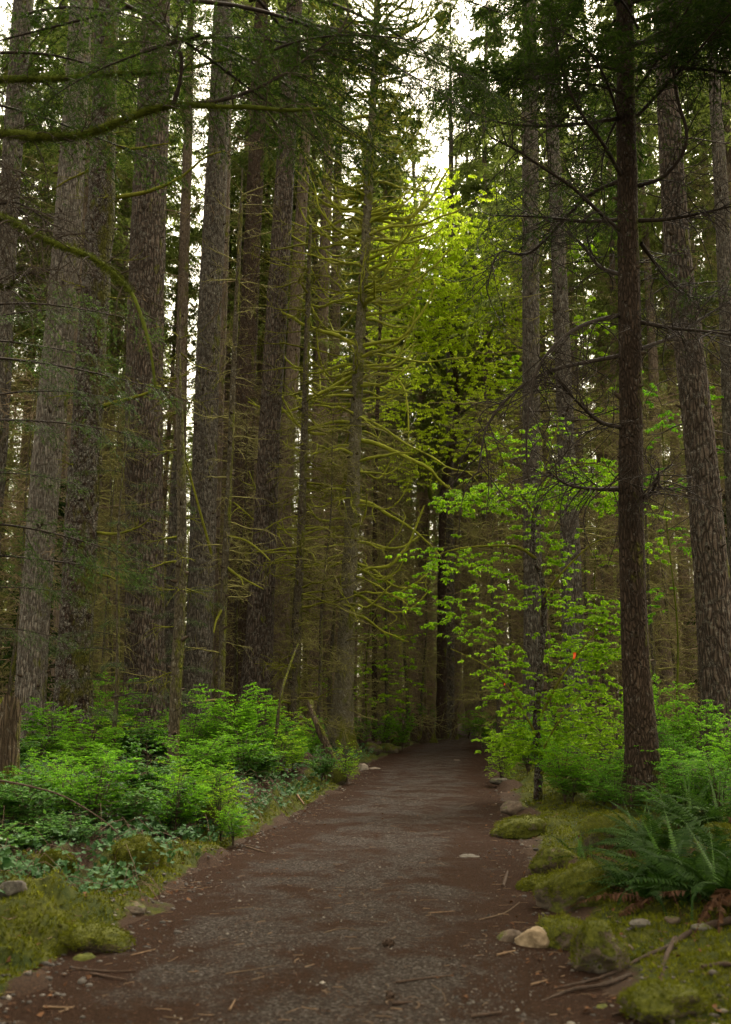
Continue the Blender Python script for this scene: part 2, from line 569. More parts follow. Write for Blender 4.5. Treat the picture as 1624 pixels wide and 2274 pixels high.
M['stone_pale'] = mat_mossrock('stone_pale', (.085, .066, .05), (.21, .17, .135), .05)
M['stick'] = mat_simple('dry_stick', (.035, .022, .013), (.13, .085, .052), 30, stretch=(1, 1, 1))
M['stick_dark'] = mat_simple('wet_stick', (.020, .012, .008), (.07, .042, .028), 30)
M['chip'] = mat_simple('wood_chip', (.07, .042, .025), (.19, .12, .07), 30)
M['twig_olive_'] = M['bark_olive']
M['twiglet'] = mat_simple('short_twigs', (.03, .018, .011), (.13, .085, .052), 4, perisl=.3)
M['dead_leaf'] = mat_leaf('fallen_leaf', (.035, .015, .007), (.15, .075, .038), .1, .8, .05)
M['root'] = mat_simple('root_bark', (.016, .009, .006), (.055, .035, .024), 18, bump=.9)
M['stump'] = mat_bark('stump_wood', (.05, .035, .022), (.16, .115, .075), moss=.25, plate=20, zsc=.1)
M['litter'] = mat_simple('needle_litter', (.028, .014, .008), (.10, .052, .03), 30, perisl=.25)

def mat_pebbles():
    t = NT('gravel_stones')
    geo = t.n('ShaderNodeNewGeometry')
    col = t.ramp(geo.outputs['Random Per Island'], [(0, (.016, .012, .009)), (.45, (.040, .032, .027)), (.85, (.080, .066, .056)), (.97, (.13, .11, .092)), (1, (.22, .19, .16))])
    return t.out(col, .8, None, .3)
M['pebbles'] = mat_pebbles()

def mat_path():
    t = NT('trail_gravel_and_needles')
    geo = t.n('ShaderNodeNewGeometry')
    p = geo.outputs['Position']
    mp = t.n('ShaderNodeMapping')
    mp.inputs['Scale'].default_value = (.8, .75, 1)
    t.l(p, mp.inputs['Vector'])
    patch = t.noise(mp.outputs[0], 1.7, 8, .78, .4)
    at = t.n('ShaderNodeAttribute', attribute_name='edge')
    k = t.math('ADD', patch, t.math('MULTIPLY', at.outputs['Fac'], -.17))
    gm = t.ramp(k, [(.42, 0.), (.54, 1.)])
    vo = t.n('ShaderNodeTexVoronoi', feature='F1')
    vo.inputs['Scale'].default_value = 75
    t.l(p, vo.inputs['Vector'])
    sep = t.n('ShaderNodeSeparateColor')
    t.l(vo.outputs['Color'], sep.inputs[0])
    grav = t.ramp(sep.outputs[0], [(0, (.014, .012, .010)), (.5, (.040, .035, .031)), (.88, (.080, .071, .064)), (1, (.17, .155, .14))])
    fineb = t.noise(p, 120, 4, .8)
    need = t.ramp(fineb, [(.34, (.006, .003, .0016)), (.52, (.026, .0125, .007)), (.74, (.085, .044, .025))])
    big = t.noise(p, .9, 4, .6)
    need = t.mix(t.ramp(big, [(.35, 0.), (.7, .5)]), need, (.030, .015, .009))
    col = t.mix(t.math('MULTIPLY', gm, .62), need, grav)
    h = t.math('ADD', t.math('MULTIPLY', vo.outputs['Distance'], -.8), fineb)
    return t.out(col, .95, t.bump(h, 1.0, .02), .06)
M['path'] = mat_path()

def mat_ground():
    t = NT('forest_floor')
    geo = t.n('ShaderNodeNewGeometry')
    p = geo.outputs['Position']
    at = t.n('ShaderNodeAttribute', attribute_name='moss')
    f = t.noise(p, 70, 5, .8)
    lit = t.ramp(f, [(.3, (.009, .005, .003)), (.55, (.036, .020, .012)), (.78, (.11, .062, .036))])
    m2 = t.noise(p, 5, 6, .75)
    k = t.math('ADD', t.math('MULTIPLY', at.outputs['Fac'], 1.0), t.math('MULTIPLY', t.math('SUBTRACT', m2, .5), 1.1))
    mm = t.ramp(k, [(.42, 0.), (.58, 1.)])
    mc = t.ramp(t.noise(p, 13, 6, .8), [(.32, (.010, .013, .002)), (.74, (.090, .092, .007))])
    mc = t.mix(t.ramp(t.noise(p, 2.6, 4, .6), [(.42, 0.), (.62, .75)]), mc, (.014, .024, .004))
    col = t.mix(mm, lit, mc)
    h = t.math('ADD', f, t.math('MULTIPLY', mm, .4))
    return t.out(col, .92, t.bump(h, .9, .02), .12)
M['ground'] = mat_ground()

# ------------------------------------------------------------------ ground and path
def moss_amount(x, y):
    L, R = edges(y)
    wob = .25 * n2(x, y, .9, 77)
    dl, dr = L - x + wob, x - R + wob
    n = n2(x, y, .7, 88)
    ml = sstep((dl + .0) / .3) * (1 - sstep((dl - np.where(y < 8.6, 1.5, .55)) / .5)) * .95
    mr = sstep((dr - .1) / .5) * (1 - sstep((dr - 3.0) / 1.5)) * np.where(y > 11, .85, .80)
    base = .16 + .5 * n
    return np.clip(np.maximum.reduce([ml + .25 * n, mr + .35 * n, base]), 0, 1)

def build_ground():
    ys = [-14.0]
    while ys[-1] < 420:
        y = ys[-1]
        ys.append(y + (0.6 if y < 3.5 else max(.05, .0085 * y) if y < 60 else .05 * y))
    ys = np.array(ys)
    nx = 330
    u = np.linspace(-1, 1, nx)
    X = np.sign(u) * (7.0 * np.abs(u) + 33 * np.abs(u) ** 3 + 360 * np.abs(u) ** 9)
    gx, gy = np.meshgrid(X, ys)
    z = ground_z(gx, gy)
    V = np.stack([gx, gy, z], -1).reshape(-1, 3)
    ny = len(ys)
    i = np.arange(ny - 1)[:, None] * nx + np.arange(nx - 1)[None]
    Q = np.stack([i, i + 1, i + 1 + nx, i + nx], -1).reshape(-1, 4)
    g = Geo().add(V, Q=Q)
    me = g.mesh('ground', M['ground'], True, {'moss': moss_amount(gx, gy)})
    ob('ground', me, kind='structure')
    ys = [-10.0]
    while ys[-1] < 62:
        ys.append(ys[-1] + max(.05, .006 * ys[-1]))
    ys = np.array(ys)
    L, R = edges(ys)
    nx = 70
    u = np.linspace(-.12, 1.12, nx)
    gx = L[:, None] + (R - L)[:, None] * u[None]
    gy = np.repeat(ys[:, None], nx, 1)
    z = path_z(gx, gy)
    V = np.stack([gx, gy, z], -1).reshape(-1, 3)
    i = np.arange(len(ys) - 1)[:, None] * nx + np.arange(nx - 1)[None]
    Q = np.stack([i, i + 1, i + 1 + nx, i + nx], -1).reshape(-1, 4)
    e = np.abs(u - .5)[None] * 2 + 0 * gx
    me = Geo().add(V, Q=Q).mesh('path', M['path'], True, {'edge': np.clip((e - .45) * 1.8, 0, 1)})
    ob('path', me, kind='structure')
build_ground()

# ------------------------------------------------------------------ trunks
def ring_mesh(C, R, sides, seed, lobes=None, rough=.03, knots=0, mat=None, name='trunk', base=None, fiss=0.):
    """swept trunk; C relative coordinates (N,3)"""
    N = len(C)
    a = np.arange(sides) * 2 * np.pi / sides
    seg = np.concatenate([[0], np.cumsum(np.linalg.norm(np.diff(C, axis=0), axis=1))])
    rad = np.repeat(R[:, None], sides, 1)
    circ = np.stack([np.cos(a), np.sin(a)], -1)
    pn = np.stack([circ[None, :, 0] * R[:, None] * 5, circ[None, :, 1] * R[:, None] * 5, seg[:, None] * 1.2 + 0 * rad], -1)
    rad = rad * (1 + rough * 2.2 * fbm(pn, seed, 4))
    if fiss > 0:
        pn2 = np.stack([circ[None, :, 0] * R[:, None] * 16, circ[None, :, 1] * R[:, None] * 16, seg[:, None] * 3.2 + 0 * rad], -1)
        f = 1 - np.abs(fbm(pn2, seed + 5, 3)) * 2.2
        rad = rad - fiss * np.clip(f, 0, 1) ** 2.5
    if lobes:
        r_ = rng(seed)
        hh = np.exp(-seg / lobes[1])[:, None]
        ph = r_.uniform(0, 6.28)
        k = lobes[2]
        rad = rad * (1 + hh * lobes[0] * (.6 + .55 * np.cos(k * a + ph)[None] + .25 * np.cos((k + 2) * a + ph * 2)[None]))
    tan = unit(np.gradient(C, axis=0))
    n1 = unit(np.cross(tan, np.array([0, 1., 0])))
    n2_ = np.cross(n1, tan)
    V = C[:, None, :] + rad[..., None] * (np.cos(a)[None, :, None] * n1[:, None, :] + np.sin(a)[None, :, None] * n2_[:, None, :])
    i = (np.arange(N - 1) * sides)[:, None]
    j = np.arange(sides)[None]
    j2 = (j + 1) % sides
    Q = np.stack([i + j, i + sides + j, i + sides + j2, i + j2], -1).reshape(-1, 4)
    g = Geo().add(V.reshape(-1, 3), Q=Q)
    return g

def knots(C, R, n, r, ln=(.04, .12), s0=.05, s1=.95, rad=(.012, .03)):
    s = r.uniform(s0, s1, n)
    idx = s * (len(C) - 1)
    i = idx.astype(int)
    c = C[i] + (C[np.minimum(i + 1, len(C) - 1)] - C[i]) * (idx - i)[:, None]
    rr = R[i]
    az_ = r.uniform(0, 6.28, n)
    d = np.stack([np.cos(az_), np.sin(az_), r.uniform(-.1, .5, n)], -1)
    L = r.uniform(*ln, n)
    p0 = c + d * (rr * .8)[:, None]
    p1 = c + d * (rr + L)[:, None]
    cur = np.stack([p0, (p0 + p1) / 2, p1], 1)
    rad_ = r.uniform(*rad, n)[:, None] * np.array([1.5, 1., .55])[None]
    V, Q = tubes(cur, rad_, 5)
    return V, Q

def dead_branches(C, R, n, r, ln=(.8, 2.2), z=(.05, .95), rad=.012, droop=.25, twigs=8, upcurl=.35, front=None, sides=4):
    """curves of dead limbs leaving a trunk"""
    s = np.sort(r.uniform(z[0], z[1], n))
    idx = s * (len(C) - 1)
    i = np.minimum(idx.astype(int), len(C) - 2)
    c = C[i] + (C[i + 1] - C[i]) * (idx - i)[:, None]
    rr = R[i]
    a = r.uniform(0, 6.28, n)
    if front is not None:
        a = np.where(r.random(n) < .6, np.where(r.random(n) < .5, 0, np.pi) + r.normal(0, .5, n), a)
    L = r.uniform(*ln, n) * r.uniform(.5, 1, n)
    k = np.linspace(0, 1, 9)
    out = np.stack([np.cos(a), np.sin(a), 0 * a], -1)
    side = np.stack([-np.sin(a), np.cos(a), 0 * a], -1)
    up = r.uniform(-.1, .35, n)
    cur = c[:, None] + out[:, None] * (rr * .7)[:, None, None] + out[:, None] * (L[:, None] * k)[..., None]
    dz = L[:, None] * (up[:, None] * k - droop * r.uniform(.5, 1.6, n)[:, None] * k ** 1.5 + upcurl * r.uniform(0, 1.5, n)[:, None] * np.clip(k - .4, 0, 1) ** 2)
    cur[..., 2] += dz
    cur += side[:, None] * (L[:, None] * r.normal(0, .12, n)[:, None] * np.sin(k * 2.5))[..., None]
    cur += np.cumsum(r.normal(0, .012, cur.shape), 1) * L[:, None, None]
    rad_ = (rad * r.uniform(.6, 1.4, n) * (L / np.mean(L)) ** .5)[:, None] * (1.15 - .85 * k)[None]
    return cur, rad_

# shared background tree meshes -------------------------------------------------
def crown_mesh(seed, z0, z1, radius, nb, mat, per=9, lf=14, size=.30, ratio=.24, droop=.35, name='crown'):
    r = rng(seed)
    t = np.sort(r.uniform(0, 1, nb)) ** .9
    z = z0 + (z1 - z0) * t
    L = radius * (np.clip(1 - t, 0, 1) ** .75) * r.uniform(.55, 1.1, nb) + .25
    a = r.uniform(0, 6.28, nb)
    k = np.linspace(0, 1, 6)
    cur = np.zeros((nb, 6, 3))
    cur[..., 0] = np.cos(a)[:, None] * L[:, None] * k
    cur[..., 1] = np.sin(a)[:, None] * L[:, None] * k
    cur[..., 2] = z[:, None] + L[:, None] * (.18 * k - droop * k ** 2 * r.uniform(.6, 1.3, nb)[:, None])
    sec = offshoots(cur, per, 1.0, (.5, 1.1), .35, .75, 4, .15, 1., .45, r=r)
    lenf = np.repeat(L, per)
    sec = sec[:, :1] + (sec - sec[:, :1]) * np.clip(lenf / radius + .25, .3, 1)[:, None, None] * radius * .34
    g = Geo()
    V, T = leaves_on(sec, lf, size, ratio, (.2, 1.0), .5, .35, .2, r, 0., curl=.15)
    g.add(V, T)
    V, T = leaves_on(cur, lf, size, ratio, (.2, 1.0), .5, .3, .2, r, .3, curl=.15)
    g.add(V, T)
    V, Q = tubes(cur, np.linspace(.035, .008, 6)[None], 3)
    g.add(V, Q=Q)
    return g.mesh(name, mat)

def thicket_mesh(seed, z0, z1, n, ln, mat, per=9, rad=.014):
    r = rng(seed)
    C = np.array([[0, 0, z0], [0, 0, (z0 + z1) / 2], [0, 0, z1]], float)
    R = np.array([.16, .15, .12])
    cur, rd = dead_branches(C, R, n, r, ln, (0, 1), rad)
    V, Q = tubes(cur, rd, 3)
    g = Geo().add(V, Q=Q)
    sec = offshoots(cur, per, .75, (.5, 1.2), .1, .4, 5, .2, 1., .3, .22, r)
    V, Q = tubes(sec, np.array([[.008, .007, .006, .005, .003]]), 3)
    g.add(V, Q=Q)
    return g.mesh('dead_branches', mat)

def bg_trunk(seed, H, r0):
    r = rng(seed)
    N = 22
    z = np.linspace(-.4, H, N)
    C = np.stack([.25 * np.sin(z / 11 + r.uniform(0, 6)) + .05 * np.sin(z / 3 + r.uniform(0, 6)), .2 * np.sin(z / 9 + r.uniform(0, 6)), z], -1)
    C[:, :2] -= C[0, :2]
    R = r0 * (1 - .85 * (np.clip(z, 0, H) / H) ** 1.1)
    g = ring_mesh(C, R, 12, seed, (.5, .5, 4), .04)
    V, Q = knots(C, R, 50, r, (.03, .12), .03, .6)
    g.add(V, Q=Q)
    return g.mesh('trunk', M['bark_far'])

FARC = [crown_mesh(100 + i, 15 + i * 1.5, 40, 3.0 + .3 * (i % 3), 110, M['needle_far'], 9, 12, .28, .22) for i in range(4)]
MIDC = [crown_mesh(140 + i, 17 + i, 40, 2.7 + .2 * i, 84, M['needle_far'], 9, 11, .26, .22) for i in range(4)]
NEARC = [crown_mesh(150 + i, 15, 40, 2.6, 46, M['needle_far'], 7, 8, .30, .22) for i in range(3)]
FART = [bg_trunk(200 + i, 40, .27 + .05 * (i % 3)) for i in range(4)]
FARD = [thicket_mesh(300 + i, 1.0, 22, 190, (1.2, 3.6), M['twig'] if i % 2 else M['twig_olive']) for i in range(4)]
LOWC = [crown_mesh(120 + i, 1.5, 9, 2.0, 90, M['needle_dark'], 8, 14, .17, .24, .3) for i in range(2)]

def near_trunk(name, pts, d, bark, H, label, cat='tree', sides=40, group=None, lobes=(.55, .5, 5), rough=.03, fiss=.012,
               nknots=60, crown=None, crown_z=None, trunk_label=None, dd=0.0, kn=(.04, .12)):
    """pts (px, py, width px) from the base up, in the upright plane at distance d"""
    w = []
    rr = []
    for px, py, wd in pts:
        w.append(P(px, py, d))
        rr.append(wd / 2 / F * depth(py, d))
    w = np.array(w)
    rr = np.array(rr)
    # extend to the ground and to the top
    d0 = w[0] - w[1]
    d0 = d0 / abs(d0[2])
    x0 = w[0][0]
    g0 = gz(x0, d)
    base = w[0] + d0 * (w[0][2] - g0 + .25)
    base[2] = gz(base[0], d) - .25
    lst = [base] if w[0][2] - g0 > .1 else []
    if not lst: w[0][2] = g0 - .25
    d1 = unit((w[-1] - w[-2])[None])[0]
    topz = H
    P_ = list(lst) + list(w)
    R_ = ([rr[0] * 1.03] if lst else []) + list(rr)
    if topz > w[-1][2] + .5:
        d1 = d1 / max(d1[2], .1)
        d1[:2] *= .5
        for f in (.33, .66, 1.0):
            P_.append(w[-1] + d1 * (topz - w[-1][2]) * f)
            R_.append(max(rr[-1] * (1 - .9 * f), .02))
    P_ = np.array(P_)
    full = np.concatenate([P_, np.array(R_)[:, None]], 1)
    zl = P_[-1, 2] - P_[0, 2]
    n = int(min(420, zl / .075)) if fiss > 0 else 90
    cur = resample(full, n)
    C, R = cur[:, :3], np.maximum(cur[:, 3], .01)
    org = C[0].copy()
    org[2] = gz(org[0], org[1])
    e = empty(name, org, label, cat, group)
    Cr = C - org
    seed = int(abs(pts[0][0] * 7 + d * 13)) + 5
    g = ring_mesh(Cr, R, sides, seed, lobes, rough, fiss=fiss)
    r = rng(seed)
    if nknots:
        V, Q = knots(Cr, R, nknots, r, kn, .04, .75, (.018, .042))
        ob('branch_stubs', Geo().add(V, Q=Q).mesh('branch_stubs', M['twig_dark']), e)['kind'] = 'stuff'
    tr = ob('trunk', g.mesh('trunk', bark), e)
    if trunk_label: tr['label'] = trunk_label
    if crown is not None:
        cz = crown_z if crown_z else (H * .55)
        c = ob('crown', NEARC[int(pts[0][0]) % 3] if d < 34 else crown, e)
        # crown proto spans 15..40 m
        zs = (H + 1 - cz) / 25.0
        c.scale = (zs * 1.25, zs * 1.25, zs)
        ci = C[np.argmin(np.abs(C[:, 2] - cz))] - org
        c.location = (float(ci[0]), float(ci[1]), float(cz - org[2] - 15 * zs))
    return e, Cr, R, org, r

def twig_part(e, Cr, R, r, n, ln, z, mat, rad=.014, per=7, slen=.45, sides=4, front=None, droop=.25, upcurl=.35, name='dead_branches', stuff=True, trad=.006):
    cur, rd = dead_branches(Cr, R, n, r, ln, z, rad, droop, upcurl=upcurl, front=front)
    g = Geo()
    V, Q = tubes(cur, rd, sides)
    g.add(V, Q=Q)
    if per:
        sec = offshoots(cur, per, slen, (.5, 1.2), .15, .45, 4, .25, 1., .3, .12, r)
        V, Q = tubes(sec, trad * np.array([[1, .85, .7, .4]]), 3)
        g.add(V, Q=Q)
    o = ob(name, g.mesh(name, mat), e)
    if stuff: o['kind'] = 'stuff'
    return o, cur, rd

# ------------------------------------------------------------------ near trees, left to right
NEAR = []
def T_(*a, **k):
    a = list(a)
    if a[1][0][0] < 700 and a[2] < 36:
        a[2] = a[2] * 1.25
        a[4] = a[4] * 1.15
        if 'crown_z' in k: k['crown_z'] *= 1.15
    t = near_trunk(*a, **k)
    NEAR.append((t[3][0], t[3][1]))
    return t

t = T_('spruce_tree', [(-45, 1600, 56), (-22, 1200, 48), (0, 900, 44), (14, 600, 42), (30, 300, 42), (52, 0, 42)], 21, M['bark_grey'], 33,
       'grey spruce cut by the left edge of the photo, left of the first full trunk', crown=FARC[0], crown_z=20)
twig_part(t[0], t[1], t[2], t[4], 40, (.8, 2.4), (.1, .55), M['twig_olive'])

t = T_('spruce_tree', [(66, 1610, 70), (76, 1400, 66), (98, 1100, 66), (126, 800, 64), (148, 550, 62), (164, 300, 56), (182, 0, 48)], 19, M['bark_pale'], 34,
       'thick pale grey spruce leaning right, first full trunk from the left', crown=FARC[1], crown_z=21, nknots=90, fiss=.014)
twig_part(t[0], t[1], t[2], t[4], 16, (.6, 1.6), (.1, .5), M['twig'])

t = T_('mossy_tree', [(158, 1620, 92), (170, 1400, 76), (182, 1150, 70), (196, 900, 66), (212, 650, 64), (226, 400, 58), (240, 0, 50)], 17.5, M['bark_mossy'], 30,
       'dark brown mossy trunk close behind the thick pale grey spruce on the left', sides=44, lobes=(.35, .6, 4), rough=.07, crown=FARC[2], crown_z=19, nknots=40, fiss=.02)
MT = t
for i, (pl, rad) in enumerate([([(262, 438, 0), (330, 425, -.3), (400, 395, -.6), (455, 350, -.8), (500, 335, -1)], .05),
                               ([(222, 903, 0), (270, 890, -.3), (330, 872, -.5), (370, 850, -.8), (420, 830, -1)], .045),
                               ([(262, 325, 0), (300, 330, -.2), (350, 322, -.4), (380, 318, -.5)], .04),
                               ([(215, 1183, 0), (260, 1185, -.3), (310, 1170, -.5), (335, 1150, -.7)], .035)]):
    pp = np.array([P(px, py, 21.9 + dy) for px, py, dy in pl]) - t[3]
    c = resample(pp, 14)
    k = np.linspace(0, 1, 14)
    V, Q = tubes(c, rad * (1.15 - .8 * k)[None] * (1 + .15 * np.sin(k * 40)), 7)
    g = Geo().add(V, Q=Q)
    sec = offshoots(c[None], 9, .5, (.5, 1.1), .1, .4, 5, .3, 1, .2, .15, rng(i + 900))
    V, Q = tubes(sec, .008 * np.array([[1, .9, .8, .6, .4]]), 4)
    g.add(V, Q=Q)
    ob('branch', g.mesh('branch', M['branch_moss']), t[0])
twig_part(t[0], t[1], t[2], t[4], 24, (.5, 1.5), (.1, .6), M['branch_moss'], rad=.02)

t = T_('fir_tree', [(322, 1620, 96), (322, 1400, 88), (320, 1100, 84), (322, 800, 82), (328, 550, 78), (338, 300, 72), (348, 0, 60)], 21.5, M['bark_plate'], 36,
       'broad straight fir trunk between the dark mossy trunk and the bright sky gap', sides=48, crown=FARC[3], crown_z=22, nknots=70, fiss=.016)
twig_part(t[0], t[1], t[2], t[4], 22, (.6, 1.8), (.1, .55), M['twig'])

t = T_('dead_sapling', [(386, 1640, 26), (392, 1500, 26), (402, 1300, 24), (404, 1100, 20), (400, 950, 17), (398, 850, 10)], 15, M['bark_olive'], 8.2,
       'thin mossy dead sapling with a kinked top, right of the broad fir', sides=16, lobes=(.2, .3, 3), fiss=0, nknots=20)
twig_part(t[0], t[1], t[2], t[4], 26, (.3, 1.1), (.2, .98), M['branch_moss'], rad=.014)

t = T_('grey_snag', [(366, 1620, 26), (374, 1450, 24), (384, 1200, 22), (390, 1050, 18)], 24, M['bark_grey'], 9,
       'slim pale grey snag right of the broad fir, behind the kinked sapling', sides=16, fiss=0, nknots=20)
twig_part(t[0], t[1], t[2], t[4], 30, (.6, 1.6), (.2, .98), M['twig_olive'], rad=.014)

t = T_('spruce_tree', [(393, 1560, 34), (400, 1000, 28), (408, 600, 24), (418, 300, 20), (424, 0, 14)], 38, M['bark_far'], 38,
       'thin spruce standing alone against the bright sky gap on the left', sides=20, fiss=0, crown=FARC[0], crown_z=27)
twig_part(t[0], t[1], t[2], t[4], 120, (.8, 2.6), (.15, .8), M['twig_olive'])

t = T_('fir_tree', [(438, 1560, 64), (446, 1350, 60), (454, 1050, 56), (464, 750, 52), (478, 450, 49), (488, 220, 44), (494, 0, 38)], 23, M['bark_grey'], 35,
       'straight grey fir right of the bright sky gap, dotted with branch stubs', sides=44, crown=FARC[1], crown_z=21, nknots=120, fiss=.012)
twig_part(t[0], t[1], t[2], t[4], 50, (.8, 2.6), (.2, .65), M['twig'])

t = T_('fir_tree', [(462, 1560, 30), (474, 1200, 28), (484, 900, 28), (496, 550, 26), (504, 200, 22)], 26, M['bark_far'], 33,
       'narrow trunk pressed against the right side of the stub-dotted grey fir', sides=24, crown=FARC[2], crown_z=22, fiss=0)
twig_part(t[0], t[1], t[2], t[4], 50, (.8, 2.6), (.2, .65), M['twig_olive'])

t = T_('red_cedar', [(518, 1560, 70), (528, 1350, 56), (540, 1100, 44), (548, 850, 42), (560, 550, 38), (572, 300, 34), (582, 0, 28)], 30, M['bark_red'], 37,
       'reddish brown trunk between the two straight grey firs left of centre', sides=36, lobes=(.7, 1.2, 5), crown=FARC[3], crown_z=24, fiss=.014)
twig_part(t[0], t[1], t[2], t[4], 90, (.8, 3.0), (.15, .75), M['twig_olive'])

t = T_('spruce_tree', [(490, 1600, 16), (498, 1300, 16), (508, 1100, 14), (520, 800, 12), (534, 500, 9)], 20, M['bark_olive'], 14,
       'skinny moss covered spruce sapling in front of the reddish trunk', sides=12, fiss=0, lobes=None, nknots=30)
for i, pl in enumerate([[(505, 1190), (545, 1200), (580, 1225), (600, 1245)], [(508, 1265), (540, 1285), (585, 1308)], [(505, 1260), (535, 1285), (540, 1300)],
                        [(470, 1230), (440, 1120), (415, 1030), (405, 1015)], [(495, 1350), (480, 1380), (475, 1405)]]):
    pp = np.array([P(px, py, 25 - .3 * j) for j, (px, py) in enumerate(pl)]) - t[3]
    c = resample(pp, 10)
    V, Q = tubes(c, .035 * np.linspace(1.1, .5, 10)[None], 6)
    ob('branch', Geo().add(V, Q=Q).mesh('branch', M['branch_moss']), t[0])
twig_part(t[0], t[1], t[2], t[4], 60, (.4, 1.6), (.1, .95), M['twig_olive'])

t = T_('fir_tree', [(568, 1560, 74), (577, 1400, 62), (590, 1150, 52), (602, 900, 48), (617, 650, 46), (632, 400, 42), (646, 150, 38), (655, 0, 34)], 25, M['bark_plate'], 36,
       'straight furrowed grey-brown fir right of the reddish trunk, its foot behind the tall bush', sides=44, crown=FARC[0], crown_z=23, nknots=110, fiss=.016)
twig_part(t[0], t[1], t[2], t[4], 46, (.8, 2.4), (.25, .7), M['twig_olive'])

t = T_('spruce_tree', [(622, 1560, 40), (630, 1200, 34), (650, 800, 30), (668, 500, 26), (685, 200, 20)], 38, M['bark_far'], 36,
       'dim trunk just right of the furrowed grey-brown fir', sides=24, crown=FARC[1], crown_z=25, fiss=0)
twig_part(t[0], t[1], t[2], t[4], 90, (.8, 3), (.1, .75), M['twig_olive'])

t = T_('spruce_sapling', [(655, 1590, 20), (663, 1350, 18), (672, 1100, 17), (678, 900, 15), (685, 650, 11), (690, 500, 7)], 24, M['bark_olive'], 13,
       'thin moss laden sapling with bare tangled branches left of the central spruce', sides=14, fiss=0, lobes=None, nknots=40)
SAP = t
twig_part(t[0], t[1], t[2], t[4], 110, (.8, 2.6), (.05, .97), M['branch_moss'], rad=.022, per=8, slen=.7, trad=.009)

t = T_('spruce_tree', [(700, 1560, 34), (704, 1200, 30), (714, 800, 26), (724, 500, 24), (735, 200, 18)], 42, M['bark_far'], 38,
       'far spruce trunk seen through the branches left of the central mossy spruce', sides=20, crown=FARC[2], crown_z=26, fiss=0)
twig_part(t[0], t[1], t[2], t[4], 90, (.8, 3), (.1, .75), M['twig_olive'])
t = T_('spruce_tree', [(728, 1560, 28), (734, 1200, 26), (742, 800, 24), (748, 500, 20), (755, 200, 14)], 46, M['bark_far'], 38,
       'second far trunk, next left of the central mossy spruce', sides=20, crown=FARC[3], crown_z=26, fiss=0)
twig_part(t[0], t[1], t[2], t[4], 90, (.8, 3), (.1, .75), M['twig_olive'])

# central mossy spruce, each limb a part
t = T_('mossy_spruce', [(752, 1646, 56), (762, 1560, 46), (770, 1400, 38), (780, 1200, 34), (788, 1000, 29), (797, 800, 25), (808, 620, 22), (820, 400, 20), (830, 200, 17), (838, 0, 14)], 32, M['bark_olive_pale'], 27,
       'central mossy spruce beside the trail, hung with curved yellow-green branches', sides=32, lobes=(.9, .55, 4), nknots=60, fiss=.010)
e, Cr, R, org, r = t
nb = 200
cur, rd = dead_branches(Cr, R, nb, rng(4), (1.8, 4.0), (.16, .99), .046, .46, upcurl=1.9, front=1)
_c2, _r2 = dead_branches(Cr, R, 70, rng(14), (2.2, 4.4), (.60, .995), .046, .40, upcurl=1.7, front=1)
cur, rd, nb = np.concatenate([cur, _c2]), np.concatenate([rd, _r2]), nb + 70
hz = (cur[:, 0, 2] / 25.0)
cur = cur[:, :1] + (cur - cur[:, :1]) * (1.1 - .30 * hz)[:, None, None]
cur[..., 2] += (np.clip(hz - .35, 0, 1) * 1.5)[:, None] * np.linalg.norm(cur[..., :2] - cur[:, :1, :2], axis=-1) * rng(6).uniform(.1, .7, nb)[:, None]
rr_ = rng(8)
for b in range(nb):
    c = resample(cur[b] + rr_.normal(0, .035, cur[b].shape) * np.linspace(0, 1, 9)[:, None], 14)
    k = np.linspace(0, 1, 14)
    V, Q = tubes(c, (rd[b].max() * (1.0 - .6 * k) * (1 + .25 * vnoise(np.stack([k * 14, k * 0 + b, k * 0], -1), 3)))[None] * (1.05 - .25 * hz[b]), 6)
    g = Geo().add(V, Q=Q)
    sec = offshoots(c[None], 5, .7, (.5, 1.2), .1, .4, 6, .3, 1, .3, .25, rr_)
    V, Q = tubes(sec, .016 * np.array([[1, .95, .85, .7, .6, .4]]), 4)
    g.add(V, Q=Q)
    ob('branch', g.mesh('branch', M['branch_moss_bright']), e)
twig_part(e, Cr, R, r, 220, (.8, 3.0), (.05, .97), M['twig_olive'], rad=.014, per=8, slen=.7)
for i, pl in enumerate([[(800, 925), (850, 950), (900, 985), (960, 1015), (1000, 1040), (1060, 1050)], [(800, 840), (850, 830), (890, 850), (905, 900), (908, 980)],
                        [(790, 860), (740, 862), (700, 880), (668, 920)], [(812, 700), (870, 690), (915, 665), (938, 620)], [(812, 640), (860, 632), (900, 615), (930, 570)]]):
    pp = np.array([P(px, py, 32 - .35 * j) for j, (px, py) in enumerate(pl)]) - org
    c = resample(pp, 18)
    V, Q = tubes(c, .048 * np.linspace(1.1, .45, 18)[None] * (1 + .15 * np.sin(np.arange(18) * 2.3)), 7)
    g = Geo().add(V, Q=Q)
    sec = offshoots(c[None], 7, .7, (.5, 1.2), .1, .4, 6, .3, 1, .2, .25, rr_)
    V, Q = tubes(sec, .018 * np.array([[1, .95, .85, .7, .6, .4]]), 4)
    g.add(V, Q=Q)
    ob('branch', g.mesh('branch', M['branch_moss_bright']), e)

t = T_('spruce_tree', [(832, 1590, 13), (832, 1400, 12), (833, 1200, 11), (836, 1000, 9), (845, 700, 7)], 40, M['bark_dark'], 20,
       'pencil thin dark trunk just right of the central mossy spruce', sides=14, fiss=0, lobes=None)
twig_part(t[0], t[1], t[2], t[4], 90, (.6, 2.2), (.1, .95), M['twig_olive'])

t = T_('spruce_tree', [(999, 1600, 21), (1000, 1300, 19), (1000, 1000, 17), (1000, 700, 15), (1002, 400, 12)], 52, M['bark_grey'], 44,
       'pale slender trunk at the far end of the trail', sides=20, fiss=0, crown=FARC[1], crown_z=28)

